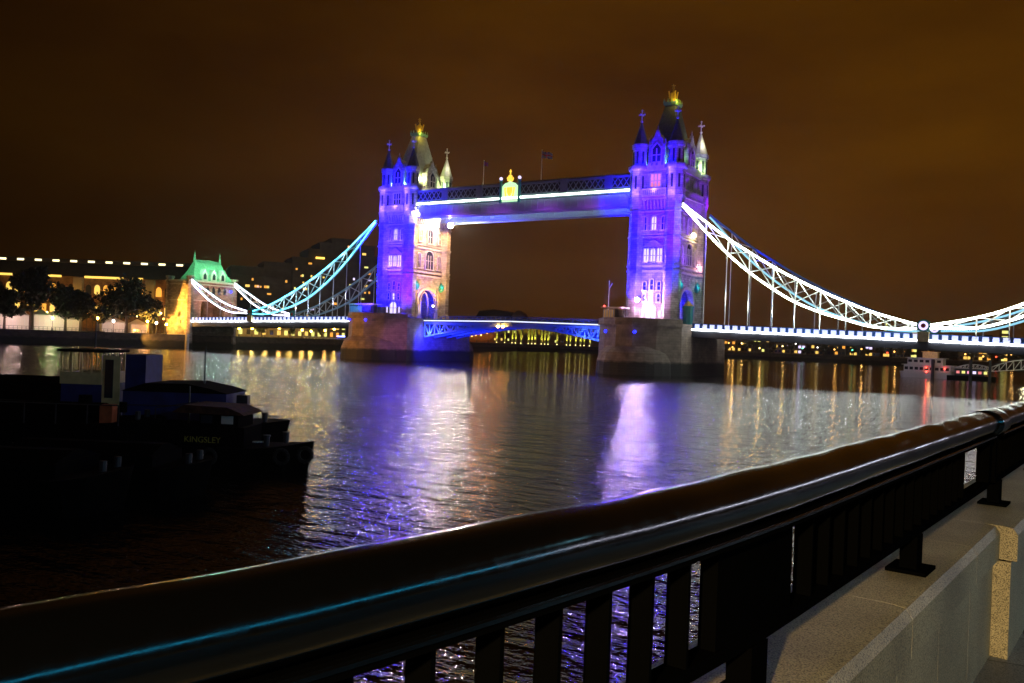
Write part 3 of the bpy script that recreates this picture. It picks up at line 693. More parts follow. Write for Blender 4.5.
def flagpole(x, top, label, big):
    k = thing('flagpole', label, 'flagpole', (x, -5.5, 50.4), group='flagpoles on the walkway roof')
    h = top - 50.4; b = MB(); b.frus(0,0,0,h,.1,.06,8); b.ball((0,0,h), .16, n=6); b.build('pole', 'whitepaint', k)
    b = MB(); nx, nz = 16, 10; Wd, Hd = (3.4, 1.7) if big else (1.5, 1.1)
    for i in range(nx):
        for j in range(nz):
            def P(a, c_): xx = a/nx*Wd; return (xx*.93, .25*math.sin(xx*2.2), h-.2-Hd + c_/nz*Hd - .28*xx - .1*math.sin(xx*1.7))
            cx_, cz_ = (i+.5)/nx-.5, (j+.5)/nz-.5
            m_ = 2
            if abs(abs(cx_)-abs(cz_)) < .12: m_ = 1
            if abs(cx_) < .1 or abs(cz_) < .16: m_ = 1
            if abs(cx_) < .05 or abs(cz_) < .1: m_ = 0
            b.add([P(i,j), P(i+1,j), P(i+1,j+1), P(i,j+1)], [(0,1,2,3)], m_)
    b.build('flag', ['flagred', 'flagwhite', 'flagblue'] if big else ['flagred', 'flagblue', 'flagred'], k)
flagpole(6.1, 58.9, 'tall flagpole flying a red, white and blue cross flag', True)
flagpole(-12.9, 57.6, 'flagpole with a small drooping dark red flag nearer the farther tower', False)
for x in (-20, -5, 10, 24): flood((x, -12.5, 38), (x, -6, 44), (.6, .06, .8), 1100, 120, .9)
# ------------------------------------------------------------------ side spans
def dz(ax): return 12.2 - (ax - 52)*.021
def side_span(s, label):
    t = thing('side_span_deck', label, 'bridge deck', (0,0,0), group='suspended side spans of the bridge')
    xs = [52 + i*(133.6-52)/24 for i in range(25)]
    b = MB(); b.sweep([(s*x, 0, dz(x)-.75) for x in xs], 18.6, .5); b.build('road_slab', 'asphalt', t)
    b = MB()
    for y in (-9.1, 9.1): b.sweep([(s*x, y, dz(x)-1.9) for x in xs], .5, 1.9)
    for x in xs[::1]: b.box(s*x-.18, s*x+.18, -8.8, 8.8, dz(x)-2.4, dz(x)-1.05)
    b.build('girder', 'steel', t)
    for y, sg in ((-9.4, -1), (9.4, 1)):
        b = MB(); b.sweep([(s*x, y+sg*.18, dz(x)-1.0) for x in xs], .26, .42); b.build('light_strip', 'stripd', t)
        b = MB(); n = 44
        b.sweep([(s*x, y, dz(x)+.42) for x in xs], .34, .16)
        for i in range(n+1):
            x = 52.4 + i*(133.2-52.4)/n; b.box(s*x-.28, s*x+.28, y-.22, y+.22, dz(x)-.78, dz(x)+.34)
        b.build('parapet', 'bluepaint', t)
        b = MB()
        for i in range(n):
            xa = 52.4 + i*(133.2-52.4)/n + .36; xb = 52.4 + (i+1)*(133.2-52.4)/n - .36
            za, zb = dz(xa), dz(xb); x0, x1 = s*xa, s*xb
            b.add([(x0,y-.05,za-.7),(x1,y-.05,zb-.7),(x1,y-.05,zb+.3),(x0,y-.05,za+.3),(x0,y+.05,za-.7),(x1,y+.05,zb-.7),(x1,y+.05,zb+.3),(x0,y+.05,za+.3)], [(0,1,2,3),(7,6,5,4),(0,4,5,1),(1,5,6,2),(2,6,7,3),(3,7,4,0)])
        b.build('parapet_panels', 'parapetglow', t)
    return t
side_span(-1, 'side span deck from the farther tower to the north bank, lit along its edge')
side_span(1, 'side span deck from the nearer tower towards the right edge of the picture')
TOPL = [(48.7,41.5),(50.2,40.2),(54.7,36.8),(60.3,32.6),(65.3,29.4),(71,25.9),(76.4,23.0),(81.5,20.5),(87,18.1),(92,16.1),(97,14.6),(101.2,13.5)]
LOWL = [(48.7,40.9),(50.2,39.4),(54.7,34.5),(60.0,29.3),(65.4,24.8),(71,20.9),(76.0,18.0),(81.5,15.8),(87,14.2),(92,12.9),(97,12.5),(101.2,12.6)]
TOPS = [(103.8,13.4),(106,13.8),(112.2,15.1),(118,17),(124.6,20),(131.5,23.3),(134.2,24.8)]
LOWS = [(103.8,12.7),(106,12.8),(112.2,13.0),(118,14.6),(124.8,17.6),(131.5,21.9),(134.2,24.1)]
def chain(s, y, label, up, lo, so, side):
    t = thing('suspension_chain', label, 'suspension chain', (0, y, 0), group='lit suspension chains of the side spans')
    if y < 0:                                            # unseen point lights added to brighten the rods and the web
        for (x, z), (x2, z2) in zip(LOWL[3:10], TOPL[3:10]):
            lamp('POINT', 'chain_fill', (s*(x+1.2), y-1.1, (z+z2)/2), (.8, 1.0, .9) if s > 0 else (.5, .9, 1.0), 260, size=.1)
            if z > 15: lamp('POINT', 'hanger_fill', (s*(x+.3), y-1.3, dz(x)+1.5+.3*(z-12)), (.9, 1.0, .95) if s > 0 else (.7, .8, 1.0), 420, size=.1)
    for T_, L_, m1, m2 in ((TOPL, LOWL, up, lo), (TOPS, LOWS, so, so)):
        P = [(s*x, 0, z) for x, z in T_]; Q = [(s*x, 0, z) for x, z in L_]
        def fine(P):
            o = []
            for i in range(len(P)-1):
                p0, p1, p2, p3 = [Vector(P[max(0, min(len(P)-1, k))]) for k in (i-1, i, i+1, i+2)]
                for j in range(4):
                    tt = j/4; o.append(.5*((2*p1)+(p2-p0)*tt+(2*p0-5*p1+4*p2-p3)*tt*tt+(3*p1-p0-3*p2+p3)*tt**3))
            o.append(Vector(P[-1])); return o
        FP, FQ = fine(P), fine(Q)
        b = MB(); b.sweep(FP, .6, .5); b.build('upper_chord', 'bluepaint' if side else 'lightpaint', t)
        b = MB(); b.sweep(FQ, .6, .5); b.build('lower_chord', 'lightpaint', t)
        for F, mm in ((FP, m1), (FQ, m2)):
            if mm: b = MB(); b.sweep([p + Vector((0, -.42, 0)) for p in F], .18, .42 if s > 0 else .3); b.build('light_strip', mm, t)
        b = MB(); n = len(P)
        for i in range(1, n):
            b.beam(P[i], Q[i], .26)
            if i < n-0 and (Vector(P[i-1]) - Vector(Q[i-1])).length > .4 or i > 1:
                b.beam(P[i-1], Q[i], .22); b.beam(Q[i-1], P[i], .22)
        b.build('lattice_web', 'whitepaint', t)
    for x, z in LOWL[2:9] + [(112.2, 13.0), (118, 14.6), (124.8, 17.6)]:
        b = MB(); b.beam((s*x, 0, z), (s*x, 0, dz(x)-.2), .24, n=8); b.build('hanger_rod', 'whitepaint', t)
    b = MB(); b.prism([(s*102.5 + 1.35*math.cos(a*math.pi/8), 13.25 + 1.35*math.sin(a*math.pi/8)) for a in range(16)], 'y', -.62, .5); j = b.build('pin_joint', 'teal', t)
    b = MB(); b.prism([(s*102.5 + .95*math.cos(a*math.pi/8), 13.25 + .95*math.sin(a*math.pi/8)) for a in range(16)], 'y', -.72, -.64); b.build('medallion', 'panewhite' if s > 0 else 'teal', j)
    b = MB(); b.prism([(s*102.5 + .5*math.cos(a*math.pi/4), 13.25 + .5*math.sin(a*math.pi/4)) for a in range(8)], 'y', -.8, -.73); b.build('medallion_boss', 'flagred', j)
    b = MB(); b.box(s*102.5-1.1, s*102.5+1.1, -.75, .5, 9.9, 12.0); b.build('pedestal', 'cream', j)
    return t
chain(-1, -9.5, 'near-side chain of the north span, lit cyan', 'stripc', 'stripc', 'strippale', 0)
chain(-1, 9.5, 'far-side chain of the north span, unlit upper chord', None, None, 'strippale', 0)
chain(1, -9.5, 'near-side chain of the south span, lit bright white', 'stripw', 'stripw', 'stripw', 0)
chain(1, 9.5, 'far-side chain of the south span, behind the bright one', None, 'stripfar', 'stripfar', 1)

# ------------------------------------------------------------------ bascule leaves
def leaf_(s, label):
    t = thing('bascule_leaf', label, 'bridge deck', (s*30.2, 0, 0), group='bascule leaves of the opening span')
    def X(x): return s*(x - 30.2)
    top = lambda x: 12.05 + .35*(1-x/30.2); bot = lambda x: 7.0 + 4.0*(1-(x/30.2)**1.6)
    xs = [30.0 - i*29.85/16 for i in range(17)]
    b = MB(); b.sweep([(X(x), 0, top(x)-.35) for x in xs], 17.0, .4); b.build('road_slab', 'asphalt', t)
    for y in (-8, -3, 3, 8):
        b = MB(); b.sweep([(X(x), y, top(x)-1.0) for x in xs], .4, .7); b.sweep([(X(x), y, bot(x)) for x in xs], .4, .5)
        for i in range(16):
            x0, x1 = xs[i], xs[i+1]
            if i < 9:
                b.beam((X(x0), y, bot(x0)), (X(x0), y, top(x0)-.8), .3)
                p, q = ((x0, bot(x0)), (x1, top(x1)-1.0)) if i % 2 else ((x0, top(x0)-1.0), (x1, bot(x1)))
                b.beam((X(p[0]), y, p[1]), (X(q[0]), y, q[1]), .36)
            else:
                b.add([(X(x0),y,bot(x0)),(X(x1),y,bot(x1)),(X(x1),y,top(x1)-1),(X(x0),y,top(x0)-1)], [(0,1,2,3)])
        b.build('girder', 'midblue', t)
    b = MB()
    for i in range(0, 17, 1): b.box(X(xs[i])-.12, X(xs[i])+.12, -7.8, 7.8, bot(xs[i])+.2, bot(xs[i])+.55)
    b.build('cross_beams', 'bluepaint', t)
    for y, sg in ((-8.4, -1), (8.4, 1)):
        b = MB(); b.sweep([(X(x), y+sg*.1, top(x)-.28) for x in xs], .2, .3); b.build('light_strip', 'bascstrip', t)
        b = MB(); b.sweep([(X(x), y, top(x)+1.0) for x in xs], .2, .14)
        for i in range(20): x = 30 - i*1.56; b.box(X(x)-.13, X(x)+.13, y-.1, y+.1, top(x)-.1, top(x)+1.0)
        for i in range(100): x = 30 - i*.298; b.box(X(x)-.02, X(x)+.02, y-.03, y+.03, top(x)-.05, top(x)+.95)
        b.build('railing', 'walkpaint', t)
leaf_(-1, 'bascule leaf at the farther pier, its underside lit deep blue')
leaf_(1, 'bascule leaf at the nearer pier, white-lit lattice at its root')
flood((-29.6, -13, 3.2), (-14, 0, 10), (.01, .03, 1.0), 30000, 110); lamp('POINT', 'lattice_light', (-28.5, -9.6, 8.5), (.5, .65, 1.0), 260, size=.1); lamp('POINT', 'lattice_light', (-24, -9.6, 9), (.3, .45, 1.0), 120, size=.1)
flood((-29.5, 0, 5), (-12, 0, 9.6), (.02, .04, 1.0), 6000, 110); flood((29.4, -13.5, 5), (15, -8, 10), (.012, .04, 1.0), 22000, 100); lamp('POINT', 'lattice_light', (28.3, -9.8, 9), (.5, .65, 1.0), 420, size=.1); lamp('POINT', 'lattice_light', (22.5, -9.8, 9.3), (.4, .55, 1.0), 260, size=.1)
flood((29.5, 0, 5), (12, 0, 9.6), (.02, .04, 1.0), 5000, 110)
flood((-22, -12, 8), (-30.4, -4, 4), (.003, .006, 1.0), 60000, 100)
mid = thing('span_lamps', 'pair of amber navigation lamps hung at mid-span', 'lamp', (-3.0, -9.0, 10.7))
for x in (-.8, .8): b = MB(); b.ball((x, 0, 0), .38); b.build('lamp_globe', 'amberlamp', mid, True)
b = MB(); b.box(-1.2,1.2,-.1,.1,.3,.45); b.box(-.1,.1,-.1,.1,.4,1.2); b.build('bracket', 'steel', mid)

# pier flanks: floods standing over the river, aimed at both piers
flood((-52, -60, 9), (-42, -24, 5), (1.0, .42, .12), 52000, 40)
flood((20, -58, 4.5), (37, -24, 4), (1.0, .55, .3), 13000, 48)
flood((-20, -40, 5), (-31, -17, 5), (.9, .25, .9), 12000, 36)

# ------------------------------------------------------------------ abutment gateways
def abutment(s, label):
    t = thing('abutment_gateway', label, 'gateway tower', (s*140, 0, 0), group='stone gateways at the ends of the bridge')
    ar = arch_pts(10.5, 9, 4.5, 12, .1)
    b = MB(); n = len(ar)
    for x0, x1 in ((-6.2, -4.8), (4.8, 6.2)):
        b.prism([(-10.2,10)] + [(p[0], p[1]+10) for p in ar] + [(10.2,10),(10.2,24),(-10.2,24)], 'x', x0, x1)
    b.box(-4.8,4.8,-10.2,-8.8,10,24); b.box(-4.8,4.8,8.8,10.2,10,24); b.box(-6.3,6.3,-10.4,10.4,-1,10)
    b.build('wall', 'abut', t)
    b = MB()
    for z0, z1, k in ((16.8,17.3,.25),(22.6,23.0,.3),(23.6,24.3,.5)):
        for sg in (-1, 1): b.box(-6.2-k,6.2+k,sg*10.2,sg*(10.2+k),z0,z1); b.box(sg*6.2,sg*(6.2+k),-10.2,10.2,z0,z1)
    b.box(-7.2,7.2,-11.4,-10.4,-1,4.8); b.build('cornice', 'trim', t)
    for sx_ in (-1,1):
        for sy_ in (-1,1):
            b = MB(); b.frus(sx_*5.6, sy_*9.6, -1, 25.0, 1.5, 1.3); b.frus(sx_*5.6, sy_*9.6, 25.0, 25.7, 1.6, 1.6); b.build('corner_turret', 'abut', t)
    b = MB()
    prof = [(6.6,24.3),(6.0,25.2),(4.3,26.6),(2.6,28.6),(1.2,30.6),(.2,31.4)]
    rings = [[(-s*2.2-w*.58,-(w*.5+5.3),z),(-s*2.2+w*.58,-(w*.5+5.3),z),(-s*2.2+w*.58,(w*.5+5.3),z),(-s*2.2-w*.58,(w*.5+5.3),z)] for w,z in prof]
    vs = [p for r_ in rings for p in r_]; fs = [(0,3,2,1), tuple(range(len(vs)-4, len(vs)))]
    for j in range(len(rings)-1):
        for i in range(4): fs.append((4*j+i, 4*j+(i+1)%4, 4*j+4+(i+1)%4, 4*j+4+i))
    b.add(vs, fs); rf = b.build('roof', 'copper', t)
    b = MB()
    for y in (-5.5, 5.5): b.frus(-s*2.2, y, 31.2, 33.2, .55, .3); b.ball((-s*2.2,y,33.4), .4); b.frus(-s*2.2,y,33.6,35.4,.25,0)
    for i in range(24): b.frus(-s*2.2, -5.2+i*.45, 31.3, 32.2, .2, 0, 4)
    b.build('ridge_finials', 'copper', rf)
    for y in (-3.9, 0, 3.9):
        b = MB(); b.prism([(y-1.2,24.3),(y-1.2,26.6),(y,28.6),(y+1.2,26.6),(y+1.2,24.3)], 'x', -s*4.0, -s*6.2); b.build('dormer', 'trim', t)
        b = MB(); b.prism([(y-.6,24.8),(y-.6,26.3),(y,27.2),(y+.6,26.3),(y+.6,24.8)], 'x', -s*6.23, -s*6.33); b.build('dormer_window', 'pane', t)
    for y in (-5, -2.5, 0, 2.5, 5):
        b = MB(); b.prism([(y-.6,19.6),(y-.6,21.4),(y,22.3),(y+.6,21.4),(y+.6,19.6)], 'x', -s*6.22, -s*6.32); b.build('window', 'pane', t)
    for y in (-9.2, 9.2): b = MB(); b.ball((-s*7.3, y*.75, 21.0), .5); b.build('blue_lamp', 'bluelamp', t, True)
    return t
abutment(-1, 'stone gateway with green-lit roof at the north end of the bridge')
abutment(1, 'stone gateway at the south end of the bridge')
for y in (-7, 0, 7): lamp('POINT', 'roof_light', (-131.2, y, 29.5), (.3, 1.0, .55), 2600, size=.2)
flood((-136, -34, 37), (-137.5, -5, 29), (.25, 1.0, .5), 30000, 30)
flood((-141.0, -27, 5.2), (-140.5, -10, 15), (1.0, .42, .06), 190000, 80, 1.0); flood((-120, -3, 13.5), (-133, 0, 18), (1.0, .4, .28), 12000, 90)
flood((-137, -27, 1.5), (-140, -11, 6), (1.0, .45, .08), 9000, 80)

# ------------------------------------------------------------------ north bank buildings
def lit_window(name, parent, x, z, w, h, y, mat, arch=False):
    b = MB(); pts = arch_pts(w, h, h*.6, 6, 0) if arch else [(-w/2,0),(-w/2,h),(w/2,h),(w/2,0)]
    b.prism([(p[0]+x, p[1]+z) for p in pts], 'y', y-.12, y-.02); return b.build(name, mat, parent)
def frame_rz(p, q): return math.atan2(q[1]-p[1], q[0]-p[0])
def block(name, label, cat, u0, u1, line, h, depth, mat, z0=4.6, group=None, roof='roofd', floors=3, cols=8, lit=.3, mats=('warm','warm2'), par=.8, ww=1.2, wh=1.7):
    """a building whose front runs along `line` between the bearings of columns u0 and u1"""
    a = at_line(u0, *line); c = at_line(u1, *line); L_ = math.hypot(c[0]-a[0], c[1]-a[1])
    t = thing(name, label, cat, (a[0], a[1], z0), frame_rz(a, c), group)
    b = MB(); b.box(0, L_, 0, depth, 0, h); b.build('wall', mat, t)
    b = MB(); b.box(-.3, L_+.3, -.3, depth+.3, h, h+par); b.build('roof', roof, t)
    fh = h/floors; dark = MB(); nlit = 0
    for f in range(floors):
        for i in range(cols):
            x = L_*(i+.5)/cols; z = f*fh + fh*.25
            if random.random() < lit and nlit < 60:
                lit_window('window', t, x, z, ww, min(wh, fh*.6), -.0, random.choice(mats)); nlit += 1
            else: dark.box(x-ww/2, x+ww/2, -.08, 0.0, z, z+min(wh, fh*.6))
    if dark.v: dark.build('dark_windows', 'pane', t)
    return t, L_
# the long museum-like range with roof lights, behind the trees
LW = ((-300, -100), (-160, -8))
a = at_line(-6, *LW); c = at_line(188, *LW); L_ = math.hypot(c[0]-a[0], c[1]-a[1])
t = thing('riverside_range', 'long brown riverside range with a row of lights under its dark roof', 'building', (a[0], a[1], 4.6), frame_rz(a, c))
b = MB(); b.box(0, L_, 0, 16, 0, 20); b.build('wall', 'brick', t)
b = MB(); b.box(-.5, L_+.5, -1.2, 16.5, 25, 26.4); b.bfrus(-.3, L_+.3, -.6, 16.3, 20, -.3, L_+.3, 1.6, 15, 25); b.build('roof', 'roofd', t)
b = MB()
for i in range(11):
    x = L_*(i+.45)/11; b.box(x-1.2, x+1.2, -1.35, -1.15, 25.2, 25.9)
b.build('cornice_lights', glow('cool_cornice_light', (1.0, .85, .45), 2.5), t)
for i in range(22):
    x = L_*(i+.5)/22; m_ = random.choice(['warm2','warm','pane','warm','pane'])
    lit_window('window', t, x, 13.6, 2.1, 3.6, 0, m_, True)
for i in range(22):
    x = L_*(i+.5)/22
    lit_window('window', t, x, 6.5, 1.9, 3.0, 0, random.choice(['warm','warm2','lemon','pane']))
for x0, x1 in ((.02,.10),(.2,.34),(.46,.66),(.7,.76)):
    b = MB(); b.box(L_*x0, L_*x1, -.9, -.6, 19.5, 20.3); b.build('eaves_light', glow('amber_eaves_light', (1, .6, .1), 1.6), t)
for xf in (.43, .8):
    b = MB(); b.box(L_*xf-1.6, L_*xf+1.6, -1.6, .5, 0, 19.6); b.build('stair_tower', 'paleb', t)
for xf, e in ((.1,1000),(.27,900),(.43,2200),(.62,900),(.8,900),(.95,1800)):
    P = Vector((a[0], a[1], 0)) + Vector((c[0]-a[0], c[1]-a[1], 0))*xf + Vector((5, -6, 14)); lamp('POINT', 'facade_light', P, (1.0, .5, .1), e, size=.3)
# marquees on the quay
def marquee(u0, u1, label, h, peaks):
    line = ((QA[0]-9, QA[1]), (QB[0]-9, QB[1]))
    a = at_line(u0, *line); c = at_line(u1, *line); L_ = math.hypot(c[0]-a[0], c[1]-a[1])
    t = thing('marquee', label, 'marquee', (a[0], a[1], 4.6), frame_rz(a, c), 'white marquees on the north quay')
    b = MB(); b.box(0, L_, 0, 6, 0, h); b.build('side_wall', 'canvas', t)
    b = MB(); n = peaks
    for i in range(n): x0, x1 = L_*i/n, L_*(i+1)/n; b.bfrus(x0-.2, x1+.2, -.3, 6.3, h, (x0+x1)/2-.2, (x0+x1)/2+.2, 2.9, 3.1, h+1.9)
    b.build('canopy', 'canvas', t)
    b = MB()
    for i in range(n*3+1): x = L_*i/(n*3); b.box(x-.07, x+.07, -.12, 0, 0, h)
    b.build('tent_poles', 'whitepaint', t)
    mid_ = Vector(((a[0]+c[0])/2, (a[1]+c[1])/2, 0)); d = Vector((c[0]-a[0], c[1]-a[1], 0)).normalized(); nrm = Vector((d.y, -d.x, 0))
    return mid_, nrm
for u0, u1, lb, h, pk, e, col in ((-8,28,'long white marquee at the left edge of the quay',4.6,3,2600,(1.0,.62,.55)), (34,64,'pink-white marquee between the two left quay trees',5.0,2,2600,(1.0,.66,.5)), (66,80,'small cream marquee right of the second quay tree',3.8,1,900,(1.0,.8,.3)), (102,126,'low marquee with a peaked canopy under the broad tree',3.4,1,1300,(1.0,.6,.45)), (131,147,'small marquee beside the stone gateway',3.0,1,900,(1.0,.5,.3))):
    m_, nr = marquee(u0, u1, lb, h, pk); lamp('POINT', 'tent_light', m_ + nr*5 + Vector((0,0,7.5)), col, e*.5, size=.3)
# quay railing
rl = thing('quay_railing', 'dark iron railing along the edge of the north quay', 'railing', (0,0,4.6))
b = MB(); n = 60
for i in range(n+1):
    x = QA[0]+(QB[0]-QA[0])*i/n - .6; y = QA[1]+(QB[1]-QA[1])*i/n; b.box(x-.04,x+.04,y-.04,y+.04,0,1.1)
b.beam((QA[0]-.6,QA[1],1.1),(QB[0]-.6,QB[1],1.1),.08); b.beam((QA[0]-.6,QA[1],.5),(QB[0]-.6,QB[1],.5),.05); b.build('rails', 'steel', rl)

# street lamps on the north bank and beyond; globes bright enough to be mirrored in the river
def street_lamp(x, y, z0, h, mat, label, r=.32, pw_=None, col=(1,.6,.25), group='lamps along the north bank'):
    t = thing('street_lamp', label, 'street lamp', (x, y, z0), group=group)
    b = MB(); b.frus(0,0,0,.8,.2,.14,8); b.frus(0,0,.8,h,.08,.06,8); b.build('post', 'steel', t)
    b = MB(); b.ball((0,0,h+r), r, n=10); b.build('lamp_globe', mat, t, True)
    b = MB(); b.frus(0,0,h+2*r-.05,h+2*r+.15,r*.6,.05,8); b.build('cap', 'steel', t)
    if pw_: lamp('POINT', 'street_light', (x+.9, y-.9, z0+h+r), col, pw_, size=.3)
ql = ((QA[0]-2.0, QA[1]), (QB[0]-2.0, QB[1]))
for u, mat, h, lb in ((52,'green',3.6,'green-tinted lamp at the left end of the north quay'), (97,'amberlamp',4.2,'amber lamp before the long range'), (113,'whitelamp',3.4,'white lamp by the peaked marquee'), (147,'amberlamp',3.8,'amber lamp left of the stone gateway'), (156,'whitelamp',3.4,'white lamp just left of the stone gateway'), (166,'yellowlamp',3.0,'yellow lamp at the foot of the stone gateway')):
    x, y = at_line(u, *ql); street_lamp(x, y, 4.6, h, mat, lb, .42, None)
for i, (u, m_, h) in enumerate(((6,'yellow',5),(12,'amber',6),(46,'yellow',5.5),(50,'white',4),(60,'amber',9),(86,'amber',6),(92,'yellow',7.5),(104,'amber',9),(110,'yellow',6),(121,'white',6.5),(130,'amber',7),(137,'yellow',5.5),(144,'amber',6),(160,'yellow',7),(163,'amber',5),(169,'yellow',6))):
    x, y = at_line(u, (QA[0]-14, QA[1]), (QB[0]-14, QB[1]))
    street_lamp(x, y, 4.6, h, 'far'+m_, '%s lantern glowing among the trees of the north quay' % m_, .42, 260 if i % 3 == 0 else None, (1,.5,.1), '%s lanterns behind the quay trees' % m_)
kl = ((-139, 12), (-156, 150))
for u, mat, h, lb in ((239,'yellowlamp',2.6,'yellow lamp under the left part of the north span'), (252,'yellowlamp',2.8,'second yellow lamp right of the stone gateway'), (279,'amberlamp',3.4,'big amber lamp under the middle of the north span'), (302,'amberlamp',3.0,'amber lamp left of the blue bench light'), (311,'yellowlamp',2.6,'low yellow lamp under the right part of the north span'), (325,'amberlamp',3.2,'amber lamp nearest the farther pier'),(265,'yellowlamp',3.6,'yellow lamp left of the big amber lamp'),(290,'yellowlamp',4.2,'yellow lamp right of the big amber lamp'),(334,'yellowlamp',4.0,'yellow lamp beside the blue neon bar')):
    x, y = at_line(u, *kl); street_lamp(x, y, 4.6, h, mat, lb, .42, 900, (1,.62,.15))
# terrace building under the span + railing
t, _ = block('terrace_building', 'low amber-lit terrace building seen beneath the north span', 'building', 236, 346, ((-150,20),(-172,150)), 7, 10, 'paleb', floors=2, cols=16, lit=.75, mats=('warm','lemon','warm2'), ww=2.2, wh=2.0)
t = thing('footbridge', 'white lattice footbridge at the quay edge beside the farther pier', 'footbridge', (0,0,0))
pa = at_line(303, (-136.5,20), (-150,140)); pb = at_line(352, (-136.5,20), (-150,140))
b = MB(); n = 16
for k in (3.4, 5.2): b.beam((pa[0],pa[1],k+.5),(pb[0],pb[1],k-.7),.22)
for i in range(n):
    f0, f1 = i/n, (i+1)/n; A_ = lambda f, z: (pa[0]+(pb[0]-pa[0])*f, pa[1]+(pb[1]-pa[1])*f, z+.5-1.2*f)
    b.beam(A_(f0,3.4), A_(f1,5.2), .14); b.beam(A_(f0,5.2), A_(f1,3.4), .14)
b.build('lattice', 'whitepaint', t)
b = MB(); b.beam((pa[0],pa[1]+.8,3.8),(pb[0],pb[1]+.8,2.6),1.8,.2); b.build('walkway_deck', 'steel', t)
b = MB(); x, y = at_line(341, (-136,20), (-148,140)); b.box(x-2.2,x+2.2,y-.2,y+.2,5.6,6.1); tag(b.build('blue_neon_sign', glow('blue_neon', (.15,.2,1), 9)), 'blue neon bar glowing at the quay by the farther pier', 'neon light')

# the stepped dark concrete hotel
HL = ((-215, 60), (-190, 205))
def hotel():
    p0 = at_line(186, (-190,70), (-120,170)); p1 = at_line(384, (-190,70), (-120,170))
    L_ = math.hypot(p1[0]-p0[0], p1[1]-p0[1]); t = thing('stepped_hotel', 'stepped dark concrete hotel with scattered lit windows behind the cyan chain', 'building', (p0[0], p0[1], 4.6), frame_rz(p0, p1))
    prof = [(0,.06,20),(.06,.2,26),(.2,.36,31),(.36,.5,34),(.5,.58,37),(.58,.64,41.5),(.64,.7,45),(.7,.86,47.5),(.86,.93,45),(.93,1,40)]
    hs = []
    for a_, c_, h in prof:
        b = MB(); d = random.uniform(-2.5, 0); b.box(L_*a_, L_*c_, d, 24, 0, h); b.box(L_*a_-.3, L_*c_+.3, d-.4, 24.2, h, h+.9)
        zz = 3.0
        while zz < h-1: b.box(L_*a_+.4, L_*c_-.4, d-.55, d-.02, zz, zz+.7); zz += 3.1
        b.build('terrace_block', 'hotel', t); hs.append((a_, c_, h, d))
    n = 0
    for k_ in range(78):
        a_, c_, h, d = random.choice(hs); fl = random.randint(0, int((h-4)/3.1)-1); x = L_*random.uniform(a_+.006, c_-.012); z = 3.0+fl*3.1+.9
        lit_window('window', t, x, z, random.choice([.8,.9,1.9]), random.choice([.8,1.1]), d-.03, random.choice(['warm2','warm','warm','warm2','lemon','panewhite']) )
    b = MB(); b.box(L_*.615, L_*.66, -3.4, -3.2, 37.6, 38.5); b.build('rooftop_light', glow('amber_rooftop_light', (1,.55,.08), 3), t)
hotel()

# ------------------------------------------------------------------ trees
def tree_mesh(h, r, seed, dens=2600, leaf=.5):
    rnd = random.Random(seed); tr = MB(); tr.frus(0,0,0,h*.3,h*.035,h*.022,8)
    lobes = []
    for i in range(9):
        a = rnd.uniform(0, 6.28); d = r*rnd.uniform(.15,.72); z = h*rnd.uniform(.42,.86); lobes.append((d*math.cos(a), d*math.sin(a), z, r*rnd.uniform(.28,.5)))
    lobes.append((0,0,h*.8,r*.5)); lobes.append((0,0,h*.55,r*.55))
    for l in lobes: tr.beam((0,0,h*.25), (l[0]*.8,l[1]*.8,l[2]), h*.014, n=5)
    cr2 = MB()
    for i in range(dens):
        l = rnd.choice(lobes); th = rnd.uniform(0,6.28); cz = rnd.uniform(-1,1); rr = l[3]*(rnd.random()**.4)*rnd.uniform(.85,1.12); s_ = math.sqrt(1-cz*cz)
        p = Vector((l[0]+rr*s_*math.cos(th), l[1]+rr*s_*math.sin(th), l[2]+rr*cz*.85)); n1 = Vector((rnd.uniform(-1,1),rnd.uniform(-1,1),rnd.uniform(-1,1))).normalized()
        n2 = n1.cross(Vector((rnd.uniform(-1,1),rnd.uniform(-1,1),rnd.uniform(-1,1)))).normalized(); q = leaf*rnd.uniform(.5,1.2)
        cr2.add([p-n1*q, p+n2*q*.6, p+n1*q, p-n2*q*.6], [(0,1,2,3)])
    return tr.mesh('trunk', 'bark'), cr2.mesh('crown', 'leaf')
TM = [tree_mesh(14, 5.5, 3), tree_mesh(11, 4.5, 5), tree_mesh(12, 7.5, 8, 3600), tree_mesh(7, 3.4, 11, 1200, .4)]
def tree(x, y, z, k, label, sc=1, group='trees along the north bank'):
    t = thing('plane_tree', label, 'tree', (x, y, z), random.uniform(0, 6), group); t.scale = (sc,)*3
    inst('trunk', TM[k][0], t); inst('crown', TM[k][1], t)
tl = ((QA[0]-5, QA[1]), (QB[0]-5, QB[1]))
for u, k_, sc, lb in ((31,0,1.25,'tall rounded tree between the two left marquees'), (65,1,1.1,'smaller tree right of the tall rounded one'), (80,1,1.0,'tree beside the small cream marquee'), (126,2,1.28,'broad spreading tree over the low peaked marquee'), (148,1,.95,'tree between the broad tree and the stone gateway'), (4,1,1.0,'tree at the left edge of the photograph'), (98,3,1.1,'low bushy tree left of the broad tree')):
    x, y = at_line(u, *tl); tree(x, y, 4.6, k_, lb, sc*1.22)
for u, sc, lb in ((262,.8,'small tree under the north span left of the amber lamp'), (292,.7,'small tree under the middle of the north span'), (322,.75,'small tree near the farther pier')):
    x, y = at_line(u, (-143,20), (-160,150)); tree(x, y, 4.6, 3, lb, sc)

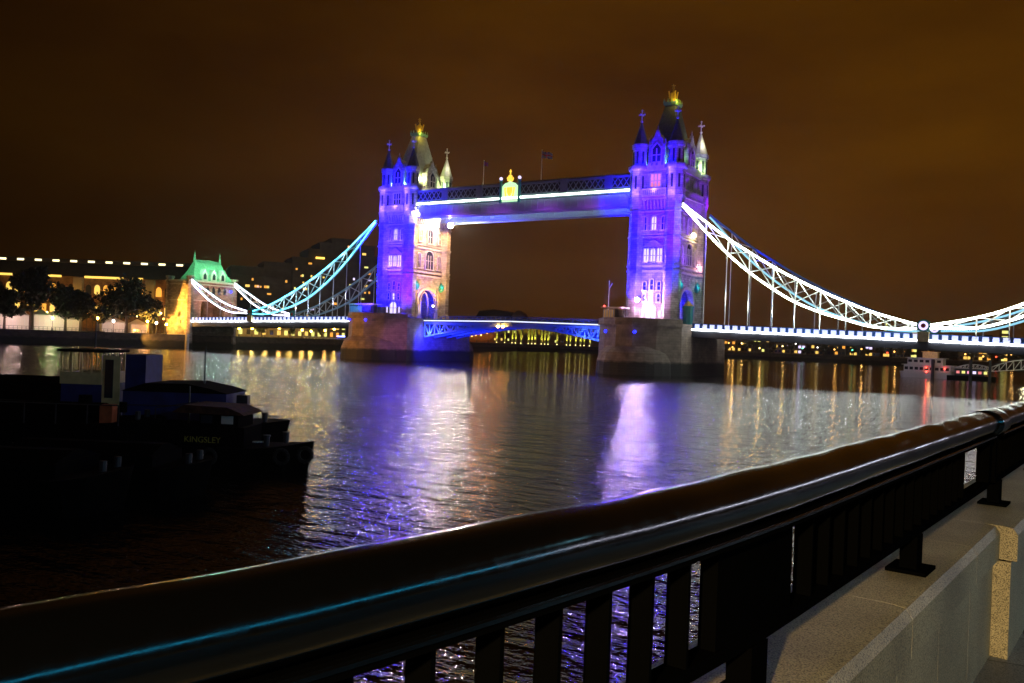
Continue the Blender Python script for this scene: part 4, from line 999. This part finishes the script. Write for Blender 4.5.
# ------------------------------------------------------------------ warehouse seen through the opening span
WL = ((-190, 372), (60, 470))
def warehouse():
    a = at_line(468, *WL); c = at_line(604, *WL); L_ = math.hypot(c[0]-a[0], c[1]-a[1])
    t = thing('columned_warehouse', 'pale riverside warehouse with lemon-lit columns under the opening span', 'building', (a[0], a[1], 4.6), frame_rz(a, c))
    b = MB(); b.box(0, L_, 2.2, 22, 0, 18); b.build('wall', 'brick', t)
    b = MB(); b.box(-.4, L_+.4, 1.2, 22.5, 18, 19.2); b.build('roof', 'roofd', t)
    # gabled roofs standing above the deck
    for f0, f1, h in ((.04,.32,26),(.3,.42,25)):
        b = MB(); b.prism([(L_*f0,19.2),(L_*(f0+.03),h-1.5),(L_*(f0+f1)/2*1.0,h) if f0 < .1 else (L_*(f0+f1)/2,h+1),(L_*(f1-.02),h-1.5),(L_*f1,19.2)], 'y', 4, 20); b.build('gabled_roof', 'roofd' if f0 < .1 else 'paleb', t)
    cols = [.22,.28,.335,.36,.40,.455,.48,.505,.55,.575,.6,.665,.735,.76,.8,.835,.86,.9]
    for f in cols:
        b = MB(); b.frus(L_*f, 0, 0, 13.5, .8, .65, 10); b.box(L_*f-1, L_*f+1, -1, 1, 13.5, 14.4); b.build('column', 'paleb', t)
    b = MB(); b.box(L_*.2, L_*.93, -1.2, 2.2, 14.4, 15.4); b.build('entablature', 'paleb', t)
    for f in range(5):
        for i in range(15):
            if random.random() < .5: lit_window('window', t, L_*(.2+.05*i), 2+f*3.1, 1.3, 1.7, 2.2, random.choice(['lemon','warm','lemon','pane']))
    d = Vector((c[0]-a[0], c[1]-a[1], 0)).normalized(); nr = Vector((d.y, -d.x, 0)); A_ = Vector((a[0],a[1],0))
    for f in cols:
        lamp('SPOT', 'column_light', A_ + d*L_*f + nr*2.6 + Vector((0,0,6.0)), (.85, .9, .08), 6500, A_ + d*L_*f + Vector((0,0,12)), .1, 48, .8)
        b = MB(); b.ball((L_*f, -1.6, .5), .3, n=8); b.build('uplight', 'faryellow', t)
    for f in (.02,.05,.09,.13,.17): lamp('POINT', 'wall_light', A_ + d*L_*f + nr*.5 + Vector((0,0,8+8*random.random())), (1,.36,.05), 260, size=.3)
    for f, m_ in ((.03,'amberlamp'),(.06,'amberlamp'),(.1,'amberlamp'),(.145,'amberlamp')):
        b = MB(); b.ball((L_*f, -.5, 4+6*random.random()), .6, n=8); b.build('wall_lamp', 'faramber', t)
warehouse()
t, _ = block('low_hall', 'low hall with a pale gable right of the columned warehouse', 'building', 574, 603, ((-190,400),(60,500)), 16, 20, 'paleb', cols=5, lit=.5)
# moored pontoon below the warehouse
x, y = at_line(478, (-170, 300), (20, 380))
pt = thing('pontoon', 'dark mooring pontoon with posts between pier and warehouse', 'pontoon', (x, y, 0), .35)
b = MB(); b.box(-9,9,-2.5,2.5,-.3,1.4); b.build('deck', 'hullblack', pt)
for xx in (-8, 0, 8): b = MB(); b.frus(xx, -2.8, -1, 6.5, .35, .35, 8); b.build('mooring_post', 'steel', pt)
b = MB(); b.box(-3,2,-1.4,1.4,1.4,4.2); b.box(-3.4,2.4,-1.8,1.8,4.2,4.5); b.build('shelter', 'steel', pt)

# ------------------------------------------------------------------ far bank to the right: buildings, trees, lights
FL = ((-14, 428), (300, 482)); random.seed(21)
spec = [(716,736,14,'amber-lit block right of the nearer pier','warm2',.7),(738,752,17,'narrow lit block second from the nearer pier','warm',.5),(753,770,19,'block with bright top floor','lemon',.5),(771,786,15,'dim terrace behind the white-lit shed','warm',.3),
        (787,806,11,'low shed with a long white-lit front','panewhite',.5),(807,824,16,'block with a teal lit window','warm',.35),(828,846,13,'dark block right of the teal-lit one','warm2',.3),(850,862,12,'small block left of the twin-lit tower','warm',.3),
        (866,880,9,'low quayside house with white lights','panewhite',.4),(884,890,26,'slim tower block with two lit columns','lemon',.5),(893,908,12,'wide low block with amber windows','warm2',.4),(912,917,20,'slim lemon-lit tower left of the white riverboat','lemon',.9),
        (960,972,14,'low block behind the riverboat pontoon','warm',.4),(975,992,17,'amber-windowed block left of the lemon-lit tower','warm2',.4),(1002,1008,22,'slim lemon-lit tower at the right edge','lemon',.9)]
for u0, u1, h, lb, m_, lit in spec:
    p = random.uniform(0, 60); ln = ((FL[0][0], FL[0][1]+p), (FL[1][0], FL[1][1]+p))
    block('riverside_building', lb, 'building', u0, u1, ln, h, 12, random.choice(['hotel','paleb','brick']), floors=max(2,int(h/3.6)), cols=max(2,int((u1-u0)/3.5)), lit=lit, mats=(m_,m_,'warm'), ww=1.9, wh=1.9, group='distant buildings on the far bank')
for i, (u, m_, z) in enumerate(((722,'amberlamp',4),(729,'amberlamp',6),(733,'amberlamp',3),(742,'yellowlamp',6),(760,'yellowlamp',3),(783,'yellowlamp',5),(796,'whitelamp',7),(803,'green',4),(818,'whitelamp',5),(835,'amberlamp',4),(853,'green',4),(862,'amberlamp',5),(888,'redlamp',3),(895,'amberlamp',4),(938,'yellowlamp',9),(966,'amberlamp',4),(984,'amberlamp',3),(997,'redlamp',3),(1012,'amberlamp',5))):
    x, y = at_line(u, (FL[0][0], FL[0][1]-6), (FL[1][0], FL[1][1]-6))
    nm = {'amberlamp':'amber','yellowlamp':'yellow','whitelamp':'white','green':'green','redlamp':'red'}[m_]
    street_lamp(x, y, 4.6, z, 'far'+nm, '%s lamp on the far bank, one of the row right of the nearer pier' % nm, .5, 500 if m_ in ('amberlamp','yellowlamp') else None, (1,.5,.12), 'lamps of the far bank, %s' % nm)
for i in range(22):
    u = 700 + i*15.2 + random.uniform(-4,4); x, y = at_line(u, (FL[0][0], FL[0][1]-1.5), (FL[1][0], FL[1][1]-1.5))
    tree(x, y, 4.6, 3 if i % 3 else 1, 'dark tree in the row along the far bank', random.uniform(.8,1.25), 'dark trees along the far bank')
# dark distant hill of roofs behind everything
b = MB(); pts = []
ridge = [(-900,200),(-520,330),(-330,520),(-150,640),(20,700),(250,720),(600,800),(1300,900)]
for i, (x, y) in enumerate(ridge):
    h = [14,26,22,20,16,14,16,18][i]; pts.append((x, y, h))
for i in range(len(pts)-1):
    p, q = pts[i], pts[i+1]; b.add([(p[0],p[1],3),(q[0],q[1],3),(q[0],q[1],q[2]),(p[0],p[1],p[2]),(p[0],p[1]+80,3),(q[0],q[1]+80,3),(q[0],q[1]+80,q[2]),(p[0],p[1]+80,p[2])], [(0,1,2,3),(3,2,6,7),(4,7,6,5)])
struct(b.build('hills', 'land'))

# ------------------------------------------------------------------ white riverboat, pontoon and arched gangway
def riverboat():
    x, y = at_line(931, (60, 97), (140, 97)); t = thing('riverboat', 'white two-deck riverboat with red lamps moored by the gangway', 'boat', (x, y, 0), R(-6))
    b = MB(); hull = [(-8.5,-2.2),(-7.5,-2.9),(7,-2.9),(8.2,-1.8),(8.8,0),(8.2,1.8),(7,2.9),(-7.5,2.9),(-8.5,2.2)]
    n = len(hull); b.add([(px*.94,py*.85,-.5) for px,py in hull]+[(px,py,1.9) for px,py in hull], [(i,(i+1)%n,n+(i+1)%n,n+i) for i in range(n)]+[tuple(range(n,2*n))]); b.build('hull', 'whitepaint', t)
    b = MB(); b.box(-7.2,6.6,-2.4,2.4,1.9,4.0); b.build('lower_deckhouse', 'whitepaint', t)
    b = MB(); b.box(-7.8,7.4,-2.8,2.8,4.0,4.2); b.box(-6.8,5.0,-2.7,2.7,6.2,6.4); b.build('deck_edge', 'whitepaint', t)
    b = MB(); b.box(-6.2,4.2,-2.1,2.1,4.2,6.2); b.build('upper_deckhouse', 'whitepaint', t)
    b = MB(); b.box(-2,2.4,-1.2,1.2,6.4,8.2); b.box(-2.3,2.7,-1.5,1.5,8.2,8.4); b.build('wheelhouse', 'cream', t)
    for i in range(9): lit_window('window', t, -6.4+i*1.5, 2.5, 1.0, .9, -2.41, 'pane')
    for i in range(6): lit_window('window', t, -5.4+i*1.7, 4.9, 1.1, .8, -2.11, 'pane')
    for sx_ in (-1,1): b = MB(); b.frus(sx_*.9+.2, -.2, 8.4, 11.4, .28, .28, 10); b.frus(sx_*.9+.2,-.2,11.4,12.0,.45,.4,10); b.build('funnel', 'steel', t)
    b = MB(); b.frus(-1.6,0,8.4,12.5,.08,.05,6); b.build('mast', 'steel', t)
    for px, pz, m_ in ((-.4,3.3,'redlamp'),(5.0,3.2,'redlamp'),(-.3,1.9,'redlamp'),(.2,9.2,'amberlamp')): b = MB(); b.ball((px,-2.9 if pz < 9 else -1.5,pz), .26, n=8); b.build('deck_lamp', m_, t)
    b = MB(); b.frus(1.6,-3.3,-1,6.0,.5,.5,10); b.build('paddle_post', 'steel', t)
riverboat()
lamp('POINT', 'boat_light', (at_line(931,(60,90),(140,90))[0], 88, 10.5), (1,.5,.35), 450, size=.3)
x0, y0 = at_line(949, (60,94),(140,94)); x1, y1 = at_line(990, (60,94),(140,94))
t = thing('landing_stage', 'floating landing stage with small lights right of the riverboat', 'landing stage', (x0, y0, 0))
b = MB(); b.box(0,x1-x0+2,-2,3,-.3,1.3); b.build('deck', 'hullblack', t)
b = MB(); b.box(2,x1-x0-1,-1.2,2,1.3,3.5); b.build('shelter', 'steel', t)
b = MB(); b.box(1.4,x1-x0-.4,-1.6,2.4,3.5,3.75); b.build('shelter_roof', 'whitepaint', t)
for i in range(6): lit_window('window', t, 3+i*1.5, 2.0, .9, .8, -1.21, ['panepink','lemon','paneglow','panewhite','panepink','lemon'][i])
for xx in (6.5, x1-x0+.5): b = MB(); b.frus(xx,-2.4,-1,6.5,.45,.45,10); b.build('mooring_pile', 'steel', t)
def gangway(u0, u1, label, z0, z1, r):
    p = at_line(u0,(60,95),(140,95)); q = at_line(u1,(60,95),(140,95)); L_ = q[0]-p[0]
    t = thing('gangway', label, 'gangway', (p[0], p[1], z0), group='arched gangways to the landing stage')
    zz = lambda x: (z1-z0)*x/L_
    b = MB(); n = 10
    for y in (-1, 1):
        P = [(L_*i/n, y, zz(L_*i/n)) for i in range(n+1)]; Q = [(L_*i/n, y, zz(L_*i/n) + .3 + r*math.sin(math.pi*i/n)**.8) for i in range(n+1)]
        for i in range(n): b.beam(P[i],P[i+1],.22); b.beam(Q[i],Q[i+1],.26); b.beam(P[i],Q[i],.14); b.beam(P[i],Q[i+1],.14)
    b.build('arched_truss', 'whitepaint', t)
    b = MB(); b.beam((0,0,0),(L_,0,z1-z0),1.8,.12); b.build('walkway_deck', 'steel', t)
gangway(950, 992, 'short arched gangway over the landing stage', 2.2, 3.6, 1.6)
gangway(986, 1060, 'long arched white gangway rising to the right edge', 2.8, 5.0, 2.6)
lamp('POINT', 'gangway_light', (118, 84, 9.5), (1, .85, .5), 900, size=.3)
t = thing('beacon', 'green beacon lamp on a pile at the right edge', 'beacon', (122.4, 70, 0))
b = MB(); b.frus(0,0,-1,5.2,.7,.7,10); b.build('pile', 'hullblack', t); b = MB(); b.ball((0,-.3,5.8),.5); b.build('lamp_globe','green',t,True)

# ------------------------------------------------------------------ moored workboats in the dark, left
def hull(b, L_, B_, h, z0=-.5, bow=.25, sheer=.6, mi=0):
    N = 14; top, bot = [], []
    for i in range(N+1):
        f = i/N; x = -L_/2 + L_*f; w_ = B_/2 * (1 if f < 1-bow else max(.04, 1-((f-(1-bow))/bow)**1.8)); z = h + sheer*max(0,(f-.6)/.4)**2
        top.append((x, w_, z)); bot.append((x - (.04*L_ if f > .9 else 0), w_*.8, z0))
    vs = [(x,-w_,z) for x,w_,z in top] + [(x,w_,z) for x,w_,z in top] + [(x,-w_,z) for x,w_,z in bot] + [(x,w_,z) for x,w_,z in bot]; n = N+1; fs = []
    for i in range(N):
        fs += [(i,i+1,2*n+i+1,2*n+i), (n+i,3*n+i,3*n+i+1,n+i+1), (i,n+i,n+i+1,i+1)]
    fs += [(0,2*n,3*n,n),(N,n+N,3*n+N,2*n+N)]; b.add(vs, fs, mi)
def tyres(t, pts, r=.42):
    for x, y, z in pts:
        b = MB(); N = 12
        for i in range(N):
            a0, a1 = 2*math.pi*i/N, 2*math.pi*(i+1)/N; b.beam((x+r*math.cos(a0),y,z+r*math.sin(a0)), (x+r*math.cos(a1),y,z+r*math.sin(a1)), .2, .2, n=6)
        b.build('tyre_fender', 'rubber', t)
def place(u, d):
    q = ray(u, 335); q = Vector((q.x, q.y, 0)); q = q / q.dot(_f); return CAM.x + q.x*d, CAM.y + q.y*d
RZ = YAW     # boats lie roughly across the view, bow to the right
# tug
x, y = place(228, 44.5); tg = thing('workboat', 'low black tug with a rusty-roofed wheelhouse and yellow name, bow to the right', 'boat', (x, y, 0), RZ-.06)
b = MB(); hull(b, 9.4, 3.4, 1.1, bow=.4, sheer=.35); b.build('hull', 'hullblack', tg)
b = MB(); b.box(-3.6,1.5,-1.25,1.25,1.1,2.1); b.build('deckhouse', 'hullblack', tg)
b = MB(); b.box(-.9,1.1,-1.05,1.05,2.1,2.75); b.build('wheelhouse', 'hullblack', tg)
b = MB(); b.prism([(-2.2,2.75),(-1.6,3.15),(.6,3.1),(1.3,2.85),(1.5,2.72)], 'y', -1.35, 1.35); b.build('roof', 'rust', tg)
for x_ in (-.5, .55):
    b = MB(); b.box(x_-.3,x_+.3,-1.1,-1.06,2.25,2.65); b.build('window', 'canvas' if x_ > 0 else 'pane', tg)
b = MB(); b.frus(-1.9,0,2.1,4.0,.06,.04,6); b.beam((-3.2,-1,2.1),(-3.2,-1,2.9),.05); b.beam((-3.2,-1,2.9),(-1,-1,3.3),.05); b.build('mast', 'steel', tg)
tyres(tg, [(3.5,-1.5,.8),(4.6,-1.15,.9),(-3,-1.9,.7),(0,-1.9,.7)], .35)
cu = bpy.data.curves.new('name_text', 'FONT'); cu.body = 'KINGSLEY'; cu.size = .42; cu.extrude = .01; tmp = bpy.data.objects.new('tmp', cu); COL.objects.link(tmp)
dg = bpy.context.evaluated_depsgraph_get(); me = bpy.data.meshes.new_from_object(tmp.evaluated_get(dg)); bpy.data.objects.remove(tmp)
me.materials.clear(); me.materials.append(MT['letter']); nm = bpy.data.objects.new('name_lettering', me); COL.objects.link(nm); nm.parent = tg; nm.location = (-1.55, -1.28, 1.3); nm.rotation_euler = (R(90), 0, 0)
# blue barge with the cream wheelhouse
x, y = place(160, 49); bg_ = thing('barge', 'blue workboat with a cream windowed wheelhouse beyond the tug', 'boat', (x, y, 0), RZ+.02)
b = MB(); hull(b, 15, 4.4, 1.7, bow=.18, sheer=.3); b.build('hull', 'hullblack', bg_)
b = MB(); b.box(-1.2,4.4,-1.8,1.8,1.6,3.45); b.build('hold_coaming', 'hullblue', bg_)
b = MB(); b.prism([(-1.3,3.45),(0,3.9),(2.2,3.95),(3.6,3.7),(4.5,3.45)], 'y', -1.85, 1.85); b.build('tarpaulin', 'hullblack', bg_)
b = MB(); b.box(-4.7,-2.5,-1.5,1.5,1.6,3.7); b.box(-1.35,-.25,-1.2,1.2,1.6,5.4); b.build('deck_locker', 'hullblue', bg_)
wh = MB(); wh.box(-4.75,-2.5,-1.55,-1.47,3.7,4.35); wh.box(-2.58,-2.5,-1.47,1.5,3.7,4.35); wh.box(-4.75,-4.67,-1.47,1.5,3.7,4.35); wh.box(-4.67,-2.58,1.42,1.5,3.7,4.35)
for i in range(5): xx = -4.7+i*.54; wh.box(xx-.04,xx+.04,-1.55,-1.47,4.35,5.45); wh.box(xx-.04,xx+.04,1.42,1.5,4.35,5.45)
for yy in (-.5,.5): wh.box(-2.58,-2.5,yy-.04,yy+.04,4.35,5.45); wh.box(-4.75,-4.67,yy-.04,yy+.04,4.35,5.45)
W_ = wh.build('wheelhouse', 'cream', bg_)
b = MB(); b.box(-4.9,-2.35,-1.7,1.65,5.45,5.6); b.build('wheelhouse_roof', 'hullblack', bg_)
b = MB(); b.box(-2.45,-1.5,-1.56,-1.5,2.4,5.3); b.build('door', 'cream', bg_)
b = MB(); b.box(-2.3,-1.85,-1.6,-1.57,3.0,5.1); b.build('door_opening', 'pane', bg_)
b = MB(); b.frus(2.6,0,3.9,6.0,.05,.03,6); b.beam((-1,-2,1.7),(-1,-2,2.7),.05); b.beam((4.6,-2,1.8),(4.6,-2,2.8),.05); b.beam((-1,-2,2.7),(4.6,-2,2.8),.04); b.build('rail', 'steel', bg_)
tyres(bg_, [(-5,-2.3,1.0),(-2,-2.3,1.0),(1,-2.3,1.0),(4,-2.25,1.0)])
# long dark lighters; two low front hulls added to blacken the water
for i, (u, d, L_, B_, h, lb, rz) in enumerate(((20,44,15,5,2.1,'long dark barge with clutter on deck at the left edge',.03),(105,36.5,9.5,4.4,1.2,'black hull added to darken the water before the blue workboat',-.02),(5,33,10,5,1.3,'black hull added to darken the water at the left edge',.0),(60,57,14,4.6,2.6,'high-sided dark lighter behind the cream wheelhouse',.05))):
    x, y = place(u, d); t = thing('barge', lb, 'boat', (x, y, 0), RZ+rz)
    b = MB(); hull(b, L_, B_, h, bow=.12, sheer=.3); b.build('hull', 'hullblack', t)
    b = MB(); b.box(-L_*.36,L_*.3,-B_*.34,B_*.34,h-.05,h+.55); b.build('hatch_coaming', 'hullblack', t)
    b = MB(); b.bfrus(-L_*.35,L_*.29,-B_*.33,B_*.33,h+.55,-L_*.35,L_*.29,-.3,.3,h+.9); b.build('hatch_cover', 'hullblack', t)
    for s_ in (-1,1): b = MB(); b.frus(s_*L_*.42,-.6,h,h+.6,.14,.14,8); b.frus(s_*L_*.42,.6,h,h+.6,.14,.14,8); b.build('bollard', 'steel', t)
    if i == 0:
        rnd = random.Random(4)
        for k_ in range(9):
            xx = rnd.uniform(-L_*.3, L_*.4); b = MB(); q = rnd.uniform(.25,.5); b.frus(xx, rnd.uniform(-1.6,.5), h+.5, h+.5+q*2, q*.8, q*.7, 9); b.build('drum', rnd.choice(['rust','hullblue','hullblack','canvas']), t)
        b = MB(); b.box(5.0,5.6,-2.0,-1.4,h,h+1.0); b.build('gas_locker', 'orange', t)
        b = MB()
        for k_ in range(9): b.beam((-6+k_*1.5,-2.2,h),(-6+k_*1.5,-2.2,h+1),.05)
        b.beam((-6,-2.2,h+1),(6,-2.2,h+1),.05); b.build('rail', 'steel', t)

for bo, pts in ((tg, [(-4.2,1.4,1.2),(-3.6,1.2,1.3),(2.4,1.2,1.3),(3.4,.8,1.5)]), (bg_, [(-6.6,1.5,1.9),(-5.6,1.6,1.9),(5.4,1.6,1.9),(6.2,.8,2.0)])):
    for x_, h_, z_ in pts:
        b = MB(); b.frus(x_, -.5, z_-.15, z_+.35, .13, .16, 8); b.frus(x_, -.5, z_+.35, z_+.42, .2, .2, 8); b.build('bollard', 'steel', bo)
b = MB(); rnd = random.Random(9)
for k_ in range(14):
    a_ = k_*.45; b.frus(2.0+.35*math.cos(a_), -.2+.35*math.sin(a_), 1.2+k_*.012, 1.26+k_*.012, .07, .07, 6)
b.build('rope_coil', 'canvas', tg)
for i_, (x_, z_) in enumerate(((-6.9,2.0),(-6.2,2.0),(5.0,3.0))):
    b = MB(); b.box(x_-.3, x_+.3, -.9, -.3, z_-.3, z_+.15+.1*i_); b.build('deck_box', ['cream','rust','steel'][i_], bg_)
b = MB(); b.frus(-3.6,0,5.6,7.4,.05,.03,6); b.beam((-4.1,0,6.6),(-3.1,0,6.6),.04); b.build('mast', 'steel', bg_)
# ------------------------------------------------------------------ embankment parapet wall (camera side)
ts = [-12,-8,-5,-3,-2,-1,-.5,0,.5,1,1.5,2,3,4,4.78]
def strip(b, ts, prof, mi=0):
    """sweep a closed (n,z) profile along the parapet"""
    m = len(prof); vs = [tuple(pw(t_, n__, z__)) for t_ in ts for n__, z__ in prof]; fs = []
    for i in range(len(ts)-1):
        for k_ in range(m): fs.append((i*m+k_, i*m+(k_+1)%m, (i+1)*m+(k_+1)%m, (i+1)*m+k_))
    fs += [tuple(range(m)), tuple(range((len(ts)-1)*m, len(ts)*m))]; b.add(vs, fs, mi)
LZ = 6.18
def wall_run(t0, t1, shift, label, rk):
    k = thing('parapet_wall', label, 'wall', (0,0,0), group='granite parapet wall of the promenade')
    n0 = .665 - shift
    b = MB(); strip(b, [t0+.01, t0+(t1-t0)*.3, t0+(t1-t0)*.6, t1-.01], [(n0+.05,LZ-.02),(1.0,LZ-.02),(1.0,PZ-.02),(n0+.05,PZ-.02)]); b.build('mortar_core', 'iron', k)
    t_ = t0; L_ = 1.15
    while t_ < t1 - .01:
        te = min(t1, t_ + L_); mids = None
        b = MB(); e = .0018
        prof = [(n0+.02,LZ-.005),(n0+.06,LZ),(1.05,LZ),(1.05,LZ-.16),(n0-.0,LZ-.16),(n0-.0,LZ-.035)]
        strip(b, [t_+e, (t_+te)/2, te-e], prof); b.build('coping_stone', 'gran', k)
        t_ = te
    t_ = t0
    while t_ < t1 - .01:
        te = min(t1, t_ + .62); b = MB(); e = .0018
        strip(b, [t_+e, te-e], [(n0+.025,LZ-.168),(1.0,LZ-.168),(1.0,PZ-.02),(n0+.025,PZ-.02)]); b.build('facing_stone', 'gran', k); t_ = te
    return k
wall_run(-12, 4.72, 0, 'speckled granite wall under the near railing', 1)
wall_run(4.72, 32, .075, 'granite wall section stepped forward beyond the joint', 2)

# railing: rounded handrail on a channel, flat balusters
def rail_run(t0, t1, ph, gaps, plates, posts, label):
    k = thing('handrail_railing', label, 'railing', (0,0,0), group='black iron railing of the promenade')
    n = max(3, int((t1-t0)/.2)); ts_ = [t0+(t1-t0)*i/n for i in range(n+1)]
    c_n, c_z, N = .79, 6.648, 24
    rr = random.Random(int(t0*10)); b = MB(); vs = []; fs = []
    m = max(6, int((t1-t0)/.05))
    for j in range(m+1):
        t_ = t0+(t1-t0)*j/m; wob = .0012*math.sin(t_*7.3)+.0009*math.sin(t_*17.1+1)
        for i in range(N):
            a = 2*math.pi*i/N; vs.append(tuple(pw(t_, c_n + (.074+wob)*math.cos(a), c_z + .058*math.sin(a) + wob)))
    for j in range(m):
        for i in range(N): fs.append((j*N+i, j*N+(i+1)%N, (j+1)*N+(i+1)%N, (j+1)*N+i))
    fs += [tuple(range(N)), tuple(range(m*N, (m+1)*N))]; b.add(vs, fs); b.build('handrail', 'black', k, True)
    b = MB(); strip(b, ts_, [(c_n-.056,6.588),(c_n-.05,6.592),(c_n+.05,6.592),(c_n+.056,6.588),(c_n+.056,6.568),(c_n-.056,6.568)]); b.build('channel', 'iron', k)
    b = MB(); strip(b, ts_, [(c_n-.0565,6.589),(c_n-.060,6.586),(c_n-.0605,6.580),(c_n-.0565,6.578)]); b.build('lip_bead', 'black', k)
    b = MB(); strip(b, ts_, [(c_n-.026,6.345),(c_n+.026,6.345),(c_n+.026,6.315),(c_n-.026,6.315)]); b.build('bottom_rail', 'iron', k)
    cnt = 0; t_ = ph
    while t_ - .139 > t0 + .02: t_ -= .139
    while t_ < t1 - .03:
        if not any(g0 <= t_ <= g1 for g0, g1 in gaps) and cnt < 95:
            b = MB(); strip(b, [t_-.0045, t_+.0045], [(c_n-.024,6.568),(c_n+.024,6.568),(c_n+.024,6.345),(c_n-.024,6.345)]); b.build('baluster', 'iron', k); cnt += 1
        t_ += .139
    for p0, p1 in plates:
        b = MB(); strip(b, [p0, (p0+p1)/2, p1], [(c_n-.02,6.568),(c_n+.02,6.568),(c_n+.02,6.345),(c_n-.02,6.345)]); b.build('plate_panel', 'iron', k)
    for q in posts:
        b = MB(); strip(b, [q-.045, q+.045], [(c_n-.03,6.314),(c_n+.03,6.314),(c_n+.03,LZ+.014),(c_n-.03,LZ+.014)]); strip(b, [q-.085, q+.085], [(c_n-.07,LZ+.014),(c_n+.07,LZ+.014),(c_n+.07,LZ+.001),(c_n-.07,LZ+.001)])
        b.build('stanchion', 'iron', k)
    return k
rk = rail_run(-4.5, 4.98, 1.005, [(1.68,2.12),(4.44,4.9)], [(1.69,2.11)], [-1.2,1.9,3.47], 'black iron railing with a thick handrail on the near wall')
rk2 = rail_run(5.24, 16, 5.3, [], [(5.25,5.33)], [5.4,7.3,9.2,11.1,13], 'next bay of black railing beyond the collar, at the right edge')
b = MB(); strip(b, [4.97, 5.02, 5.2, 5.25], [(.79+.09*math.cos(2*math.pi*i/16), 6.642+.07*math.sin(2*math.pi*i/16)) for i in range(16)]); b.build('joint_collar', 'black', rk, True)
b = MB(); strip(b, [4.98, 5.06], [(.76,6.568),(.82,6.568),(.82,6.345),(.76,6.345)]); b.build('end_bar', 'iron', rk)

# promenade lamp posts standing behind the photographer; they light the wall, the paving and the handrail
def prom_lamp(t_, n__, h, mat, col, e, label, r=.22, tgt=None):
    p = pw(t_, n__, PZ); k = thing('lamp_post', label, 'lamp post', p, group='lamp posts of the promenade')
    b = MB(); b.frus(0,0,0,1.0,.16,.1,10); b.frus(0,0,1.0,h,.07,.05,10); b.build('post', 'black', k)
    b = MB(); b.ball((0,0,h+r), r, n=14); b.build('lamp_globe', mat, k, True)
    b = MB(); b.frus(0,0,h+2*r-.03,h+2*r+.12,r*.55,.04,10); b.build('cap', 'black', k)
MT['lampcyan'] = glow('cool_lamp_globe', (.3, .8, 1.0), 12); MT['lampwarm'] = glow('warm_lamp_globe', (1.0, .72, .1), 40)
prom_lamp(6.3, -2.9, 4.0, 'lampcyan', None, 0, 'cool white lamp post across the paving', .16)
p_ = pw(6.3, -2.9, PZ + 3.9); lamp('SPOT', 'lamp_post_light', p_, (.25, .8, 1.0), 420, p_ + PN*.35 + Vector((0, 0, -2)), .1, 74, .5)
prom_lamp(-6.5, -1.6, 3.6, 'lampwarm', None, 0, 'warm lamp post close to the wall behind the photographer', .2)
flood(pw(-6.3, -1.5, PZ+3.2), pw(4.3, .62, PZ+.3), (1.0, .72, .34), 4200, 25, .7, .12)
# glazed offices across the promenade, behind the photographer; the handrail mirrors their lit upper floor
of = thing('glazed_offices', 'glazed offices with a lit upper floor across the promenade', 'building', pw(-20, -36, PZ), math.atan2(PD.y, PD.x))
b = MB(); b.box(0, 212, -14, -.2, 0, 22); b.build('wall', 'hotel', of)
b = MB(); b.box(-.5, 212.5, -14.5, .4, 22, 22.8); b.build('roof', 'roofd', of)
MT['officeblue'] = glow('blue_lit_office_glass', (.02, .5, .85), 19); MT['officewhite'] = glow('white_lit_office_glass', (.8, .8, 1.0), 28)
MT['shopwarm'] = glow('amber_lit_shop_glass', (1.0, .6, .06), .22)
for i_ in range(53):
    x0 = i_*4.0 + .15
    b = MB(); b.box(x0, x0+3.7, -.19, -.05, 13.8, 14.7); b.build('window', 'officewhite' if i_ > 14 else 'officeblue', of)
    if i_ % 3 != 1: b = MB(); b.box(x0, x0+3.7, -.19, -.05, .5, 1.5); b.build('shop_window', 'shopwarm', of)

# ------------------------------------------------------------------ thin haze, added for the glow around the lamps
b = MB(); b.box(-2600, 2600, -1000, 3100, -3, 110); hz = b.build('haze', [])
hm = bpy.data.materials.new('lamp_glow_haze'); hm.use_nodes = True; t_ = hm.node_tree; t_.nodes.clear()
o_ = t_.nodes.new('ShaderNodeOutputMaterial'); v_ = t_.nodes.new('ShaderNodeVolumePrincipled'); v_.inputs['Color'].default_value = (.9,.9,.9,1); v_.inputs['Density'].default_value = .0001; v_.inputs['Anisotropy'].default_value = .75
t_.links.new(v_.outputs[0], o_.inputs['Volume']); hz.data.materials.append(hm); hz['kind'] = 'stuff'
